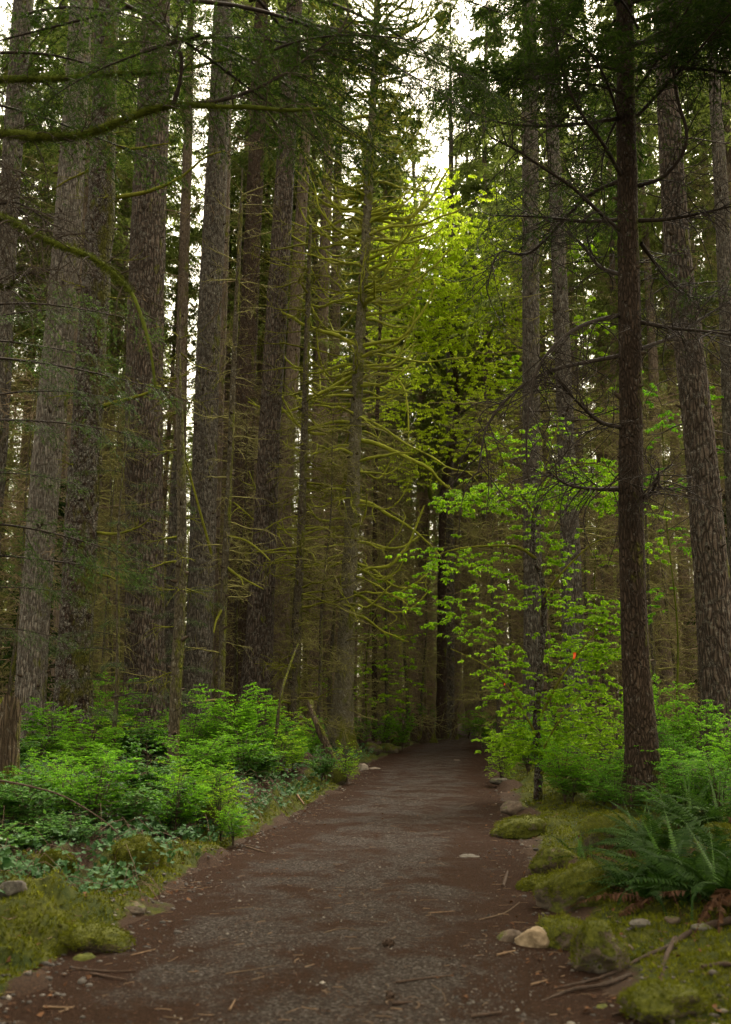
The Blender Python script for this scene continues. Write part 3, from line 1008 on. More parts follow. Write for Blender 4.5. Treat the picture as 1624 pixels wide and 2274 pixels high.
t = T_('hemlock_tree', [(1185, 1600, 46), (1184, 1300, 42), (1180, 1000, 39), (1179, 700, 38), (1178, 400, 36), (1176, 200, 34), (1176, 0, 30)], 29, M['bark_grey'], 36,
       'tall grey trunk behind the leafy vine maple, left one of the pair on the right', sides=36, crown=FARC[2], crown_z=24, fiss=.012, nknots=80)
twig_part(t[0], t[1], t[2], t[4], 60, (.8, 2.6), (.2, .8), M['twig_olive'])

t = T_('spruce_tree', [(1278, 1600, 52), (1270, 1300, 46), (1260, 1050, 40), (1250, 800, 36), (1240, 550, 33), (1228, 300, 28), (1216, 0, 22)], 27, M['bark_grey'], 33,
       'grey spruce leaning left, between the vine maple and the dark near trunk', sides=36, crown=FARC[3], crown_z=24, fiss=.012, nknots=100, kn=(.05, .2))
twig_part(t[0], t[1], t[2], t[4], 60, (.8, 2.6), (.15, .8), M['twig_olive'])

t = T_('fir_tree', [(1608, 1640, 92), (1596, 1500, 84), (1578, 1250, 76), (1556, 1000, 68), (1528, 750, 62), (1505, 550, 57), (1488, 300, 50), (1472, 0, 42)], 20, M['bark_plate'], 34,
       'large furrowed fir leaning left near the right edge of the photo', sides=52, crown=FARC[0], crown_z=20, nknots=60, fiss=.020)
twig_part(t[0], t[1], t[2], t[4], 40, (.8, 2.2), (.2, .75), M['twig_dark'])

t = T_('fir_tree', [(1655, 1600, 50), (1640, 1200, 48), (1626, 900, 44), (1612, 600, 36)], 26, M['bark_grey'], 32,
       'grey trunk half cut off by the right edge of the photo', sides=32, crown=FARC[1], crown_z=22, fiss=.012)
twig_part(t[0], t[1], t[2], t[4], 40, (.8, 2.2), (.2, .75), M['twig_dark'])

# ------------------------------------------------------------------ boughs (for hemlock foliage)
def bough_mesh(seed, L=3.0, n2nd=26, n3=9, lf=13, size=.05, ratio=.26, droop=.30, mat=None, rad=.02):
    r = rng(seed)
    k = np.linspace(0, 1, 12)
    main = np.stack([L * k * .97, .08 * L * np.sin(k * 3 + seed), L * (.12 * k - droop * k ** 2)], -1)
    wood = Geo()
    V, Q = tubes(main[None], (rad * (1.1 - k))[None] + .003, 5)
    wood.add(V, Q=Q)
    sec = offshoots(main[None], n2nd, L * .36, (.6, 1.1), .30, .8, 6, .10, 1, .6, .08, r)
    V, Q = tubes(sec, rad * .3 * np.array([[1, .9, .8, .65, .5, .3]]), 3)
    wood.add(V, Q=Q)
    ter = offshoots(sec, n3, L * .12, (.5, 1.0), .25, .8, 4, .12, 1, .5, .1, r)
    V, Q = tubes(ter, np.array([[.0022, .002, .0016, .001]]) * (L / 3), 3)
    wood.add(V, Q=Q)
    nd = Geo()
    V, T = leaves_on(ter, lf, size, ratio, (.5, 1.1), .35, .1, .1, r, 0.)
    nd.add(V, T)
    V, T = leaves_on(sec, lf, size, ratio, (.5, 1.1), .35, .1, .1, r, .2)
    nd.add(V, T)
    return wood.mesh('limb', M['branch_dark']), nd.mesh('needles', mat)
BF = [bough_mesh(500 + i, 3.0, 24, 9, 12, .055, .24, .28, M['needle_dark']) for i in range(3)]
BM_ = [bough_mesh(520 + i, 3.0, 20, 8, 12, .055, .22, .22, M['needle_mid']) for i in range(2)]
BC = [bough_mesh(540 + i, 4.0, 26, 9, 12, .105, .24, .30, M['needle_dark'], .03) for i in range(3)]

def put_bough(e, org, loc, yaw, scale, proto, pitch=0., roll=0., name='bough'):
    w = ob(name, proto[0], e)
    w.location = tuple(float(c) for c in (np.array(loc) - org))
    w.rotation_euler = (roll, pitch, yaw)
    w.scale = (scale,) * 3
    ob('needles', proto[1], w)
    return w

# dark near hemlock on the right
t = T_('hemlock_tree', [(1440, 1800, 110), (1432, 1735, 82), (1422, 1600, 68), (1410, 1400, 60), (1402, 1150, 55), (1401, 900, 52), (1397, 650, 48), (1394, 450, 46), (1390, 230, 42), (1386, 0, 36)], 14.5, M['bark_dark'], 24,
       'dark reddish hemlock standing closest on the right of the trail, ferns at its foot', sides=48, lobes=(.8, .45, 3), nknots=60, fiss=.010, kn=(.02, .08))
e, Cr, R, org, r = t
HEM = t
limbs = [
    [(1375, 263, 0), (1290, 275, -.5), (1200, 280, -1.), (1110, 272, -1.4), (1040, 245, -1.8)],
    [(1380, 790, 0), (1300, 805, -.3), (1220, 825, -.6), (1150, 865, -.9), (1085, 940, -1.2), (1062, 1050, -1.4)],
    [(1378, 515, 0), (1330, 470, -.5), (1270, 415, -.9), (1210, 375, -1.2), (1150, 335, -1.5), (1090, 305, -1.7)],
    [(1376, 488, 0), (1300, 492, .4), (1200, 482, .8), (1100, 478, 1.0)],
    [(1376, 700, 0), (1300, 720, -.6), (1240, 760, -1.0), (1190, 830, -1.4), (1170, 960, -1.7), (1172, 1060, -1.8)],
    [(1376, 1086, 0), (1320, 1086, -.3), (1260, 1076, -.6), (1210, 1040, -.9)],
    [(1420, 490, 0), (1480, 487, -.3), (1550, 475, -.6), (1640, 455, -1.)],
    [(1420, 715, 0), (1490, 728, -.4), (1560, 735, -.8), (1640, 745, -1.2)],
    [(1420, 412, 0), (1470, 395, -.4), (1515, 345, -.7), (1525, 290, -.9), (1505, 220, -1.0), (1490, 100, -1.2), (1495, -20, -1.3)],
    [(1424, 775, 0), (1500, 745, .4), (1570, 700, .8), (1640, 660, 1.1)],
    [(1378, 610, 0), (1330, 590, .5), (1290, 540, .9), (1240, 500, 1.3)],
    [(1424, 540, 0), (1460, 590, .5), (1500, 640, 1.0), (1560, 670, 1.3)],
    [(1385, 400, 0), (1340, 320, -.6), (1290, 250, -1.1), (1250, 160, -1.5), (1230, 60, -1.8)],
    [(1380, 400, 0), (1300, 440, .6), (1180, 560, 1.0), (1110, 560, .6), (1080, 640, .5)],
    [(1380, 950, 0), (1330, 935, -.5), (1280, 890, -.9), (1235, 840, -1.2)],
    [(1425, 1110, 0), (1450, 1085, -.4), (1464, 1050, -.6), (1462, 1090, -.7)],
    [(1425, 150, 0), (1520, 150, -.6), (1640, 165, -1.4)],
]
for i, pl in enumerate(limbs):
    pp = np.array([P(px, py, 14.5 + dy) for px, py, dy in pl]) - org
    c = resample(pp, 20)
    k = np.linspace(0, 1, 20)
    V, Q = tubes(c, (.032 * (1.15 - .8 * k) * (1 + .08 * np.sin(k * 37 + i)))[None], 7)
    g = Geo().add(V, Q=Q)
    sec = offshoots(c[None], 30, .95, (.5, 1.2), .15, .15, 9, .08, 1, .2, .34, r)
    V, Q = tubes(sec, .009 * np.array([[1, .95, .9, .84, .76, .68, .6, .5, .3]]), 4)
    g.add(V, Q=Q)
    ter = offshoots(sec, 8, .36, (.5, 1.3), .1, .1, 6, .15, 1, .3, .35, r)
    V, Q = tubes(ter, .0030 * np.array([[1, .95, .85, .75, .6, .4]]), 3)
    g.add(V, Q=Q)
    o = ob('branch', g.mesh('branch', M['branch_dark']), e)
    if pl[0][1] < 600 and i not in (6,):
        V, T = leaves_on(ter, 5, .07, .22, (.4, 1.1), .4, .15, .1, r, .2)
        ob('needles', Geo().add(V, T).mesh('needles', M['needle_dark']), o)
zt = P(1390, 260, 14.5)[2]
for b in range(74):
    z = zt - .1 + b * (21.5 - zt) / 74
    i = np.argmin(np.abs(Cr[:, 2] + org[2] - z))
    p = Cr[i] + org
    yaw = r.uniform(0, 6.28) if b % 2 else -1.57 + r.uniform(-1.5, 1.5)
    put_bough(e, org, p, yaw, r.uniform(.8, 1.3) * (.62 if math.cos(yaw) < -.3 else 1.0) * (1 if z < 18 else .7), BC[b % 3], -r.uniform(0, .3), 0)

# overhanging hemlock just outside the frame on the left
xb = -4.9
zb = gz(xb, 9.0)
e = empty('hemlock_tree', (xb, 9.0, zb), 'hemlock off the left edge whose mossy boughs arch across the top left', 'tree')
org = np.array((xb, 9.0, zb))
z = np.linspace(-.3, 20, 160)
C = np.stack([.1 * np.sin(z / 4), .1 * np.cos(z / 5), z], -1)
R = .24 * (1 - z.clip(0) / 22)
ob('trunk', ring_mesh(C, R, 32, 3, (.5, .5, 4), .04, fiss=.01).mesh('trunk', M['bark_dark']), e)
OV = [
    ([(-260, 300, 9), (0, 296, 8.8), (90, 303, 8.6), (190, 297, 8.4), (270, 268, 8.2), (330, 245, 8.1), (400, 232, 8.0), (480, 237, 7.9), (560, 238, 7.8), (640, 245, 7.7), (720, 240, 7.6)], .060, 1),
    ([(400, 232, 8.0), (480, 225, 8.0), (560, 200, 8.0), (640, 160, 8.0), (700, 115, 8.0), (760, 70, 8.0), (800, 30, 8.0)], .022, 0),
    ([(385, 232, 8.0), (400, 180, 7.9), (402, 120, 7.8), (380, 70, 7.7), (345, 20, 7.6), (310, -20, 7.5)], .022, 0),
    ([(-260, 190, 9), (0, 176, 9.2), (90, 176, 9.2), (170, 172, 9.2), (250, 163, 9.2), (340, 160, 9.2), (420, 150, 9.2), (520, 130, 9.2), (600, 135, 9.2)], .045, 1),
    ([(-260, 420, 9), (0, 480, 8.2), (60, 512, 8.0), (120, 540, 7.9), (190, 565, 7.8), (240, 595, 7.7), (285, 640, 7.6), (310, 690, 7.5), (335, 780, 7.4), (345, 860, 7.4)], .044, 1),
    ([(-200, 480, 9), (0, 452, 8.6), (50, 455, 8.5), (100, 490, 8.5), (140, 550, 8.4), (180, 620, 8.4)], .016, 0),
    ([(-200, 560, 9), (0, 636, 8.8), (40, 612, 8.7), (75, 590, 8.6)], .016, 1),
    ([(-100, 300, 9), (0, 360, 8.5), (20, 430, 8.4), (32, 520, 8.3)], .014, 0),
]
for i, (pl, rad, mossy) in enumerate(OV):
    pp = np.array([P(px, py, dy) for px, py, dy in pl]) - org
    c = resample(pp, 34)
    k = np.linspace(0, 1, 34)
    rw = rad * (1.0 - .78 * k)
    V, Q = tubes(c, (rw * (1 + .12 * np.sin(k * 61 + i) + .08 * np.sin(k * 23)))[None], 9)
    g = Geo().add(V, Q=Q)
    o = ob('bough', g.mesh('bough', M['branch_moss_dark'] if mossy else M['branch_dark']), e)
    if mossy:   # shaggy moss fringe
        n = 4200
        s = r.uniform(0, .8, (1, n))
        pos, tn = on_curves(c[None], s)
        pos = pos[0]
        rad_ = np.interp(s[0], k, rw)
        d = unit(r.normal(0, 1, (n, 3)))
        V, T = rhombs(pos + d * rad_[:, None] * .9, d + np.array([0, 0, -.35]), r.normal(0, 1, (n, 3)), r.uniform(.018, .050, n), np.full(n, .007))
        f = ob('moss', Geo().add(V, T).mesh('moss', M['branch_moss_dark']), o)
        f['kind'] = 'stuff'
    sec = offshoots(c[None], 30, .75, (.5, 1.2), .15, .35, 8, .22, 1, .3, .2, r)
    V, Q = tubes(sec, .0065 * np.array([[1, .92, .84, .76, .66, .55, .4, .25]]), 4)
    g2 = Geo().add(V, Q=Q)
    ter = offshoots(sec, 8, .26, (.5, 1.1), .12, .5, 4, .1, 1, .3, .15, r)
    V, Q = tubes(ter, .0028 * np.array([[1, .9, .7, .4]]), 3)
    g2.add(V, Q=Q)
    tw = ob('twigs', g2.mesh('twigs', M['twig_dark']), o)
    tw['kind'] = 'stuff'
    if i in (0, 1, 2, 3):
        V, T = leaves_on(ter, 10, .045, .24, (.5, 1.1), .35, .1, .1, r, 0.)
        ob('needles', Geo().add(V, T).mesh('needles', M['needle_dark']), o)
# leafy boughs filling the top of the view
for (px, py, dy, yaw, sc, k) in [(60, 40, 9.5, -.2, .7, 0), (250, 20, 8.2, .5, .9, 2), (330, 120, 8.8, -.1, .85, 0), (400, 30, 8.4, .1, 1., 1),
                                 (470, 110, 9.0, .5, .75, 2), (560, 20, 8.4, -.2, .85, 0), (420, 60, 7.6, 2.6, .6, 1), (640, 60, 8.8, .2, .7, 2), (300, 0, 9.2, 3.0, .8, 0),
                                 (520, -20, 8.2, .9, .8, 2), (0, 130, 9.4, .3, .7, 0), (620, 130, 8.4, -.5, .6, 1), (-40, 240, 9.6, .1, .7, 2),
                                 (700, 10, 9.0, .3, .75, 2)]:
    put_bough(e, org, P(px, py, dy), yaw, sc, BF[k], r.uniform(-.1, .2), r.uniform(-.3, .3))

# small hemlock with light sprays at the left
e = empty('young_hemlock', (-6.3, 14.0, gz(-6.3, 14.0)), 'young hemlock at the left edge with thin pale sprays over the trunks', 'tree')
org = np.array((-6.3, 14.0, gz(-6.3, 14.0)))
z = np.linspace(-.2, 9.5, 60)
C = np.stack([.05 * np.sin(z), .05 * np.cos(z * .8), z], -1)
ob('trunk', ring_mesh(C, .07 * (1 - z.clip(0) / 10.5), 16, 9, None, .04).mesh('trunk', M['bark_dark']), e)
for (px, py, dy, yaw, sc, k) in [(-20, 700, 13.4, -.1, .8, 0), (-40, 800, 13.2, .0, .9, 1), (0, 880, 13.6, .15, .6, 0), (-60, 940, 13.0, -.1, .8, 1), (-80, 1180, 12.4, -.05, .8, 0),
                                 (-80, 1240, 12.8, .1, .75, 1), (-60, 1320, 13.0, -.2, .5, 0), (-50, 760, 14.0, .3, .7, 1), (-60, 1060, 13.6, .2, .5, 0),
                                 (-90, 1400, 12.6, -.3, .5, 1), (-60, 720, 12.8, -.35, .6, 1)]:
    put_bough(e, org, P(px, py, dy), yaw, sc, BM_[k], r.uniform(-.12, .08), r.uniform(-.4, .4))
# hemlock sprays crossing the broad fir
for (px, top, d, sc, lab) in [(255, 860, 19.5, .95, 'thin young hemlock between the mossy trunk and the broad fir on the left'),
                              (395, 1050, 20.5, .7, 'short twiggy hemlock standing in the bright gap left of the stub-dotted fir')]:
    x = P(px, 1500, d)[0]
    g0 = gz(x, d)
    e2 = empty('young_hemlock', (x, d, g0), lab, 'tree')
    o2 = np.array((x, d, g0))
    hh = P(px, top, d)[2] - g0
    z = np.linspace(-.2, hh, 40)
    C = np.stack([.05 * np.sin(z), .05 * np.cos(z * .8), z], -1)
    ob('trunk', ring_mesh(C, .05 * (1 - .85 * z.clip(0) / hh), 12, 19, None, .04).mesh('trunk', M['bark_olive']), e2)
    for b in range(22):
        zz = g0 + 1 + (hh - 1) * b / 22
        put_bough(e2, o2, (x, d, zz), r.uniform(0, 6.28), sc * (1.0 - .7 * b / 22) * r.uniform(.35, .7), BM_[b % 2], -.1)

# ------------------------------------------------------------------ leafy trees
def leafy_blob(blobs, seed, leaf, ratio, per, org, tw=.004, twlen=.5, droop=.9, clusters=6, nleaf=6):
    r = rng(seed)
    wood, lv = Geo(), Geo()
    for (px, py, d, rx, ry, rd_, n) in blobs:
        s = F / depth(py, d)
        c0 = P(px, py, d) - org
        n_l = n
        # shoots in flat layers inside the blob
        q = unit(r.normal(0, 1, (n_l, 3))) * (r.uniform(0, 1, (n_l, 1)) ** .4)
        pos = c0 + q * np.array([rx / s, rd_, ry / s])
        a = r.uniform(0, 6.28, n_l)
        dr = np.stack([np.cos(a), np.sin(a), r.normal(.05, .18, n_l)], -1)
        L = twlen * r.uniform(.6, 1.3, n_l)
        k = np.linspace(0, 1, 5)
        cur = pos[:, None] + dr[:, None] * (L[:, None] * k)[..., None]
        cur[..., 2] -= .22 * L[:, None] * k ** 2
        V, Q = tubes(cur, tw * np.array([[1, .9, .8, .6, .4]]), 3)
        wood.add(V, Q=Q)
        # clusters of hanging leaves
        s_ = r.uniform(.1, 1, (n_l, clusters))
        cp, ct = on_curves(cur, s_)
        cp = np.repeat(cp.reshape(-1, 3), nleaf, 0)
        m = len(cp)
        aa = r.uniform(0, 6.28, m)
        dd = np.stack([np.cos(aa), np.sin(aa), -droop * r.uniform(.3, 1.5, m)], -1)
        nn = np.stack([np.cos(aa), np.sin(aa), np.full(m, 1.0)], -1) + r.normal(0, .35, (m, 3))
        l = leaf * r.uniform(.55, 1.15, m)
        V, T = rhombs(cp + dd * .1 * leaf, dd, nn, l, l * ratio, .12, .12)
        lv.add(V, T)
    return wood, lv

def stem_to(pts, rad0, rad1, org, n=16, sides=7, mat=None, name='limb', parent=None, ph=0):
    pp = np.array([P(*p) for p in pts]) - org
    c = resample(pp, n)
    V, Q = tubes(c, (np.linspace(rad0, rad1, n) * (1 + .1 * np.sin(np.arange(n) * 1.9 + ph)))[None], sides)
    return ob(name, Geo().add(V, Q=Q).mesh(name, mat), parent), c

# vine maple
d = 17.2
b0 = P(1195, 1755, d)
b0[2] = gz(b0[0], d)
e = empty('vine_maple', b0, 'leafy vine maple on a crooked mossy stem right of the trail', 'tree')
org = b0
NEAR.append((b0[0], b0[1]))
stem_to([(1195, 1775, d), (1196, 1700, d), (1192, 1600, d), (1198, 1480, d), (1208, 1380, d), (1205, 1290, d), (1186, 1235, d), (1186, 1150, d), (1196, 1120, d)], .075, .035, org, 60, 12, M['bark_mossy'], 'trunk', e)
for i, (pts, ra) in enumerate([([(1196, 1120, d), (1225, 1060, d - .3), (1290, 1030, d - .6), (1360, 1040, d - .8), (1420, 1090, d - .9)], .025),
                               ([(1190, 1240, d), (1150, 1215, d - .3), (1090, 1212, d - .6), (1010, 1220, d - .8), (940, 1245, d - .9)], .03),
                               ([(1190, 1150, d), (1150, 1090, d - .3), (1080, 1050, d - .5), (1000, 1090, d - .8)], .02),
                               ([(1205, 1330, d), (1250, 1270, d - .4), (1330, 1200, d - .8), (1430, 1190, d - 1)], .02),
                               ([(1195, 1600, d), (1250, 1500, d - .4), (1310, 1420, d - .8), (1370, 1370, d - 1)], .025),
                               ([(1195, 1640, d), (1140, 1540, d - .5), (1080, 1480, d - .9), (1000, 1440, d - 1.1)], .02),
                               ([(1195, 1690, d), (1230, 1620, d - .6), (1290, 1540, d - .9)], .022),
                               ([(1197, 1720, d), (1250, 1690, d - .6), (1330, 1670, d - .9)], .02),
                               ([(1196, 1120, d), (1215, 1020, d), (1240, 940, d + .2), (1220, 860, d + .3)], .018)]):
    o, c = stem_to(pts, ra, ra * .3, org, 16, 6, M['branch_moss'], 'branch', e, i)
blobs = [(1290, 1050, d - .4, 100, 28, .9, 46), (1210, 1100, d - .4, 110, 30, .8, 44), (1350, 1105, d - .7, 70, 40, .6, 26), (1430, 1130, d - .8, 40, 30, .5, 8), (1450, 1215, d - .8, 30, 30, .5, 8),
         (1080, 1100, d - .3, 90, 40, .8, 34), (1000, 1110, d - .7, 60, 26, .6, 14), (980, 1250, d - .8, 80, 36, .6, 16), (1080, 1230, d - .4, 80, 50, .8, 16), (930, 1330, d - .9, 40, 30, .5, 7), (1000, 1350, d - .7, 70, 40, .6, 10),
         (1110, 1330, d - .4, 90, 50, .8, 14), (1240, 1240, d - .3, 50, 50, .7, 12), (1250, 1330, d - .5, 60, 40, .8, 18), (1330, 1370, d - .8, 60, 40, .7, 34), (1330, 1450, d - .6, 70, 50, .8, 40), (1250, 1440, d - .4, 60, 50, .8, 26),
         (1290, 1540, d - .6, 90, 50, .9, 52), (1110, 1460, d - .6, 80, 50, .8, 18), (1040, 1400, d - .8, 60, 40, .6, 10), (1160, 1560, d - .5, 70, 40, .8, 22), (1110, 1520, d - .6, 50, 40, .7, 10), (1240, 1620, d - .5, 80, 45, .9, 32),
         (1125, 1640, d - .3, 45, 36, .6, 22), (1170, 1650, d - .7, 70, 40, .7, 36), (1320, 1620, d - .6, 70, 40, .8, 30), (1200, 950, d, 70, 50, .7, 10), (1130, 1000, d, 60, 40, .6, 12), (1200, 1180, d - .3, 90, 40, .7, 18)]
blobs = [(b[0], b[1], b[2] + (.7 if 1100 < b[0] < 1300 else 0)) + b[3:6] + (int(b[6] * 1.6),) for b in blobs]
wood, lv = leafy_blob(blobs, 41, .064, .62, 1, org, .004, .42, .8, 5, 7)
ob('twigs', wood.mesh('twigs', M['twig_dark']), e)['kind'] = 'stuff'
ob('leaves', lv.mesh('leaves', M['leaf_maple']), e)['kind'] = 'stuff'

# big bright maple
d = 44
b0 = P(981, 1600, d)
b0[2] = gz(b0[0], d)
org = b0
NEAR.append((b0[0], b0[1]))
e = empty('bigleaf_maple', b0, 'tall bright lime maple with a dark trunk at the far end of the trail', 'tree')
stem_to([(981, 1640, d), (981, 1500, d), (982, 1300, d), (984, 1130, d), (990, 1060, d), (1010, 960, d), (1015, 850, d), (990, 700, d), (985, 560, d)], .24, .08, org, 60, 14, M['bark_dark'], 'trunk', e)
for i, (pts, ra) in enumerate([([(984, 1130, d), (955, 1100, d), (965, 1040, d), (1000, 1000, d), (1000, 930, d)], .12),
                               ([(1015, 900, d), (1060, 800, d - 1), (1110, 700, d - 1), (1150, 620, d - 1)], .10),
                               ([(1010, 860, d), (950, 780, d - 1), (900, 700, d - 1.5), (880, 600, d - 1.5)], .10),
                               ([(990, 720, d), (1030, 620, d), (1060, 520, d)], .08), ([(990, 700, d), (940, 620, d), (900, 520, d)], .08)]):
    stem_to(pts, ra, ra * .3, org, 14, 7, M['branch_moss_dark'], 'branch', e, i)
blobs = [(900, 570, d - 2, 80, 90, 1.6, 46), (980, 530, d - 1.5, 80, 80, 1.6, 42), (1060, 560, d - 1, 70, 80, 1.5, 34), (1000, 640, d - 2, 120, 60, 2, 60), (900, 680, d - 2, 80, 60, 1.6, 38), (1080, 680, d - 1.5, 80, 60, 1.6, 36),
         (980, 740, d - 2, 90, 50, 1.8, 34), (870, 740, d - 1.5, 60, 40, 1.4, 14), (930, 820, d - 1, 90, 50, 1.6, 20), (1060, 790, d - 1, 80, 60, 1.6, 22), (1110, 470, d, 60, 60, 1.4, 18), (960, 450, d, 80, 40, 1.5, 14), (1150, 600, d, 60, 70, 1.4, 18),
         (880, 900, d - 1, 60, 40, 1.4, 12), (1000, 900, d - 1, 80, 60, 1.6, 16), (1120, 870, d - 1, 60, 60, 1.4, 18), (1140, 760, d, 50, 60, 1.4, 18), (770, 800, d, 30, 30, 1., 4), (900, 1040, d - 1, 70, 50, 1.4, 14), (1060, 980, d - 1, 70, 50, 1.4, 16),
         (1160, 500, d, 50, 60, 1.2, 14), (1180, 700, d, 50, 70, 1.2, 14), (1110, 1060, d - 1, 60, 60, 1.2, 14), (960, 980, d - 1, 60, 50, 1.2, 12), (1200, 850, d, 40, 60, 1, 10), (860, 480, d, 40, 50, 1., 8), (1130, 960, d, 60, 60, 1., 14), (1010, 400, d, 40, 30, 1, 5)]
blobs = [b[:6] + (int(b[6] * 2.9),) for b in blobs]
wood, lv = leafy_blob(blobs, 42, .14, .62, 1, org, .010, 1.1, .7, 6, 7)
ob('twigs', wood.mesh('twigs', M['twig_dark']), e)['kind'] = 'stuff'
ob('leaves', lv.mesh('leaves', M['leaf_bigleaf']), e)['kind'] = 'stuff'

# other leafy ones
def small_leafy(name, base, d, pts, blobs, lab, leaf, mat, seed, ra=.03, tl=.6, bark='branch_moss_dark'):
    b0 = P(base[0], base[1], d)
    b0[2] = gz(b0[0], d)
    e = empty(name, b0, lab, 'tree')
    pp = [(px, py, d) for px, py in pts]
    o, c = stem_to(pp, ra, ra * .3, b0, 20, 8, M[bark], 'trunk', e)
    wood, lv = leafy_blob(blobs, seed, leaf, .6, 1, b0, .005, tl, .6, 5, 6)
    g = Geo()
    for (px, py, dd, rx, ry, rd_, n) in blobs:
        q = P(px, py, dd) - b0
        i = np.argmin(np.abs(c[:, 2] - q[2] + .4))
        a = c[i]
        cc = resample(np.array([a, (a + q) / 2 + np.array([0, 0, .15]), q]), 8)
        V, Q = tubes(cc, np.linspace(ra * .4, .006, 8)[None], 5)
        wood.add(V, Q=Q)
    ob('branches', wood.mesh('branches', M['twig_dark']), e)['kind'] = 'stuff'
    ob('leaves', lv.mesh('leaves', mat), e)['kind'] = 'stuff'
    NEAR.append((b0[0], b0[1]))
small_leafy('young_maple', (815, 1600), 37, [(815, 1610), (812, 1500), (820, 1400), (830, 1300), (850, 1200)],
            [(825, 1500, 36, 40, 40, 1, 16), (840, 1400, 36, 50, 50, 1, 14), (870, 1300, 36, 50, 50, 1, 10), (900, 1500, 37, 50, 50, 1, 12), (900, 1420, 37, 50, 40, 1, 8), (730, 1520, 37, 30, 40, 1, 7), (860, 1560, 36, 60, 30, 1, 18)],
            'slim sapling with a few green leaves just right of the central spruce foot', .12, M['leaf_maple'], 61)
small_leafy('young_maple', (1500, 1600), 25, [(1500, 1640), (1505, 1400), (1480, 1150), (1470, 900)],
            [(1460, 950, 25, 60, 50, .9, 12), (1440, 860, 25, 40, 40, .9, 10), (1560, 900, 26, 50, 50, .9, 12), (1500, 1060, 25, 60, 40, .9, 10), (1590, 1030, 26, 40, 60, .9, 10), (1450, 1330, 25, 50, 50, .9, 10), (1520, 1180, 25, 60, 50, .9, 8)],
            'dim leafy sapling between the dark near hemlock and the leaning furrowed fir', .10, M['leaf_bush'], 62)
small_leafy('young_maple', (1330, 1600), 33, [(1330, 1600), (1320, 1300), (1340, 1000), (1300, 750)],
            [(1310, 720, 33, 50, 60, 1.2, 14), (1330, 900, 33, 50, 60, 1.2, 12), (1230, 900, 33, 40, 60, 1.2, 10), (1290, 560, 33, 60, 50, 1.2, 10), (1340, 1230, 33, 50, 50, 1.2, 10), (1130, 820, 33, 40, 50, 1.2, 8)],
            'green sapling seen between the leaning grey spruce and the dark near hemlock', .15, M['leaf_maple'], 63, tl=.8)

# ------------------------------------------------------------------ background conifers
r = rng(11)
pts = []
tries = 0
while len(pts) < 205 and tries < 20000:
    tries += 1
    y = 30 + 108 * r.random() ** .8
    x = r.uniform(-1, 1) * (.42 * y + 3)
    L, R_ = np.interp(y, PY_, PL_), np.interp(y, PY_, PR_)
    if y < 62 and L - 1.6 < x < R_ + 1.6: continue
    px = 812 + x / (y * CT) * F
    if y < 115 and 355 < px < 458: continue
    if y < 58 and 870 < px < 1170: continue
    if y < 42 and 640 < px < 960: continue
    if any((x - a) ** 2 + (y - b) ** 2 < (2.4 if y < 60 else 3.4) ** 1.4 for a, b in pts): continue
    if any((x - a) ** 2 + (y - b) ** 2 < 2.0 ** 2 for a, b in NEAR): continue
    pts.append((x, y))
for i, (x, y) in enumerate(pts):
    px = 812 + x / (y * CT) * F
    if px < 640: lab, gr = 'distant brown conifer among the crowded trunks of the left background', 'distant conifers in the left background'
    elif px < 1080: lab, gr = 'distant brown conifer among the crowded trunks beyond the end of the trail', 'distant conifers beyond the end of the trail'
    else: lab, gr = 'distant brown conifer among the crowded trunks of the right background', 'distant conifers in the right background'
    e = empty('conifer', (x, y, gz(x, y)), lab, 'tree', gr)
    s = r.uniform(.78, 1.12)
    w = r.uniform(.8, 1.25)
    e.rotation_euler = (r.normal(0, .012), r.normal(0, .018), r.uniform(0, 6.28))
    e.scale = (s * w, s * w, s)
    ob('trunk', FART[i % 4], e)
    ob('crown', (FARC + MIDC)[(i * 7 + i // 3) % 4 + (4 if y < 39 else 0)], e)['kind'] = 'stuff'
    ob('dead_branches', FARD[(i * 5 + i // 2) % 4], e)['kind'] = 'stuff'

for i, (px, d_, s, w) in enumerate([(880, 66, 1.05, 1.2), (930, 72, 1.2, 1.3), (1040, 70, .9, 1.2), (1090, 64, 1.15, 1.2), (905, 90, 1.2, 1.3), (1010, 95, 1.1, 1.3), (960, 104, 1.2, 1.3), (1060, 88, 1.2, 1.3), (870, 58, 1.1, 1.1), (1120, 54, 1.1, 1.1), (1160, 60, 1.1, 1.2)]):
    x = (px - 812) / F * d_ * CT
    e = empty('conifer', (x, d_, gz(x, d_)), 'distant conifer standing right behind the bright lime maple', 'tree', 'conifers behind the bright maple')
    e.scale = (s * w, s * w, s)
    e.rotation_euler.z = i * 1.1
    ob('trunk', FART[i % 4], e)
    ob('crown', FARC[i % 4], e)['kind'] = 'stuff'
    ob('dead_branches', FARD[(i + 1) % 4], e)['kind'] = 'stuff'
for i, (px, d_, s, w) in enumerate([(1215, 44, 1.0, 1.0), (1305, 46, 1.0, 1.1), (1345, 54, 1.1, 1.2), (1450, 48, 1.0, 1.1), (1545, 45, 1.0, 1.1), (1250, 58, 1.1, 1.2)]):
    x = (px - 812) / F * d_ * CT
    e = empty('conifer', (x, d_, gz(x, d_)), 'distant brown conifer among the crowded trunks of the right background', 'tree', 'distant conifers in the right background')
    e.scale = (s * w, s * w, s)
    e.rotation_euler.z = i * 1.9
    ob('trunk', FART[i % 4], e)
    ob('crown', MIDC[(i + 2) % 4], e)['kind'] = 'stuff'
    ob('dead_branches', FARD[(i + 1) % 4], e)['kind'] = 'stuff'
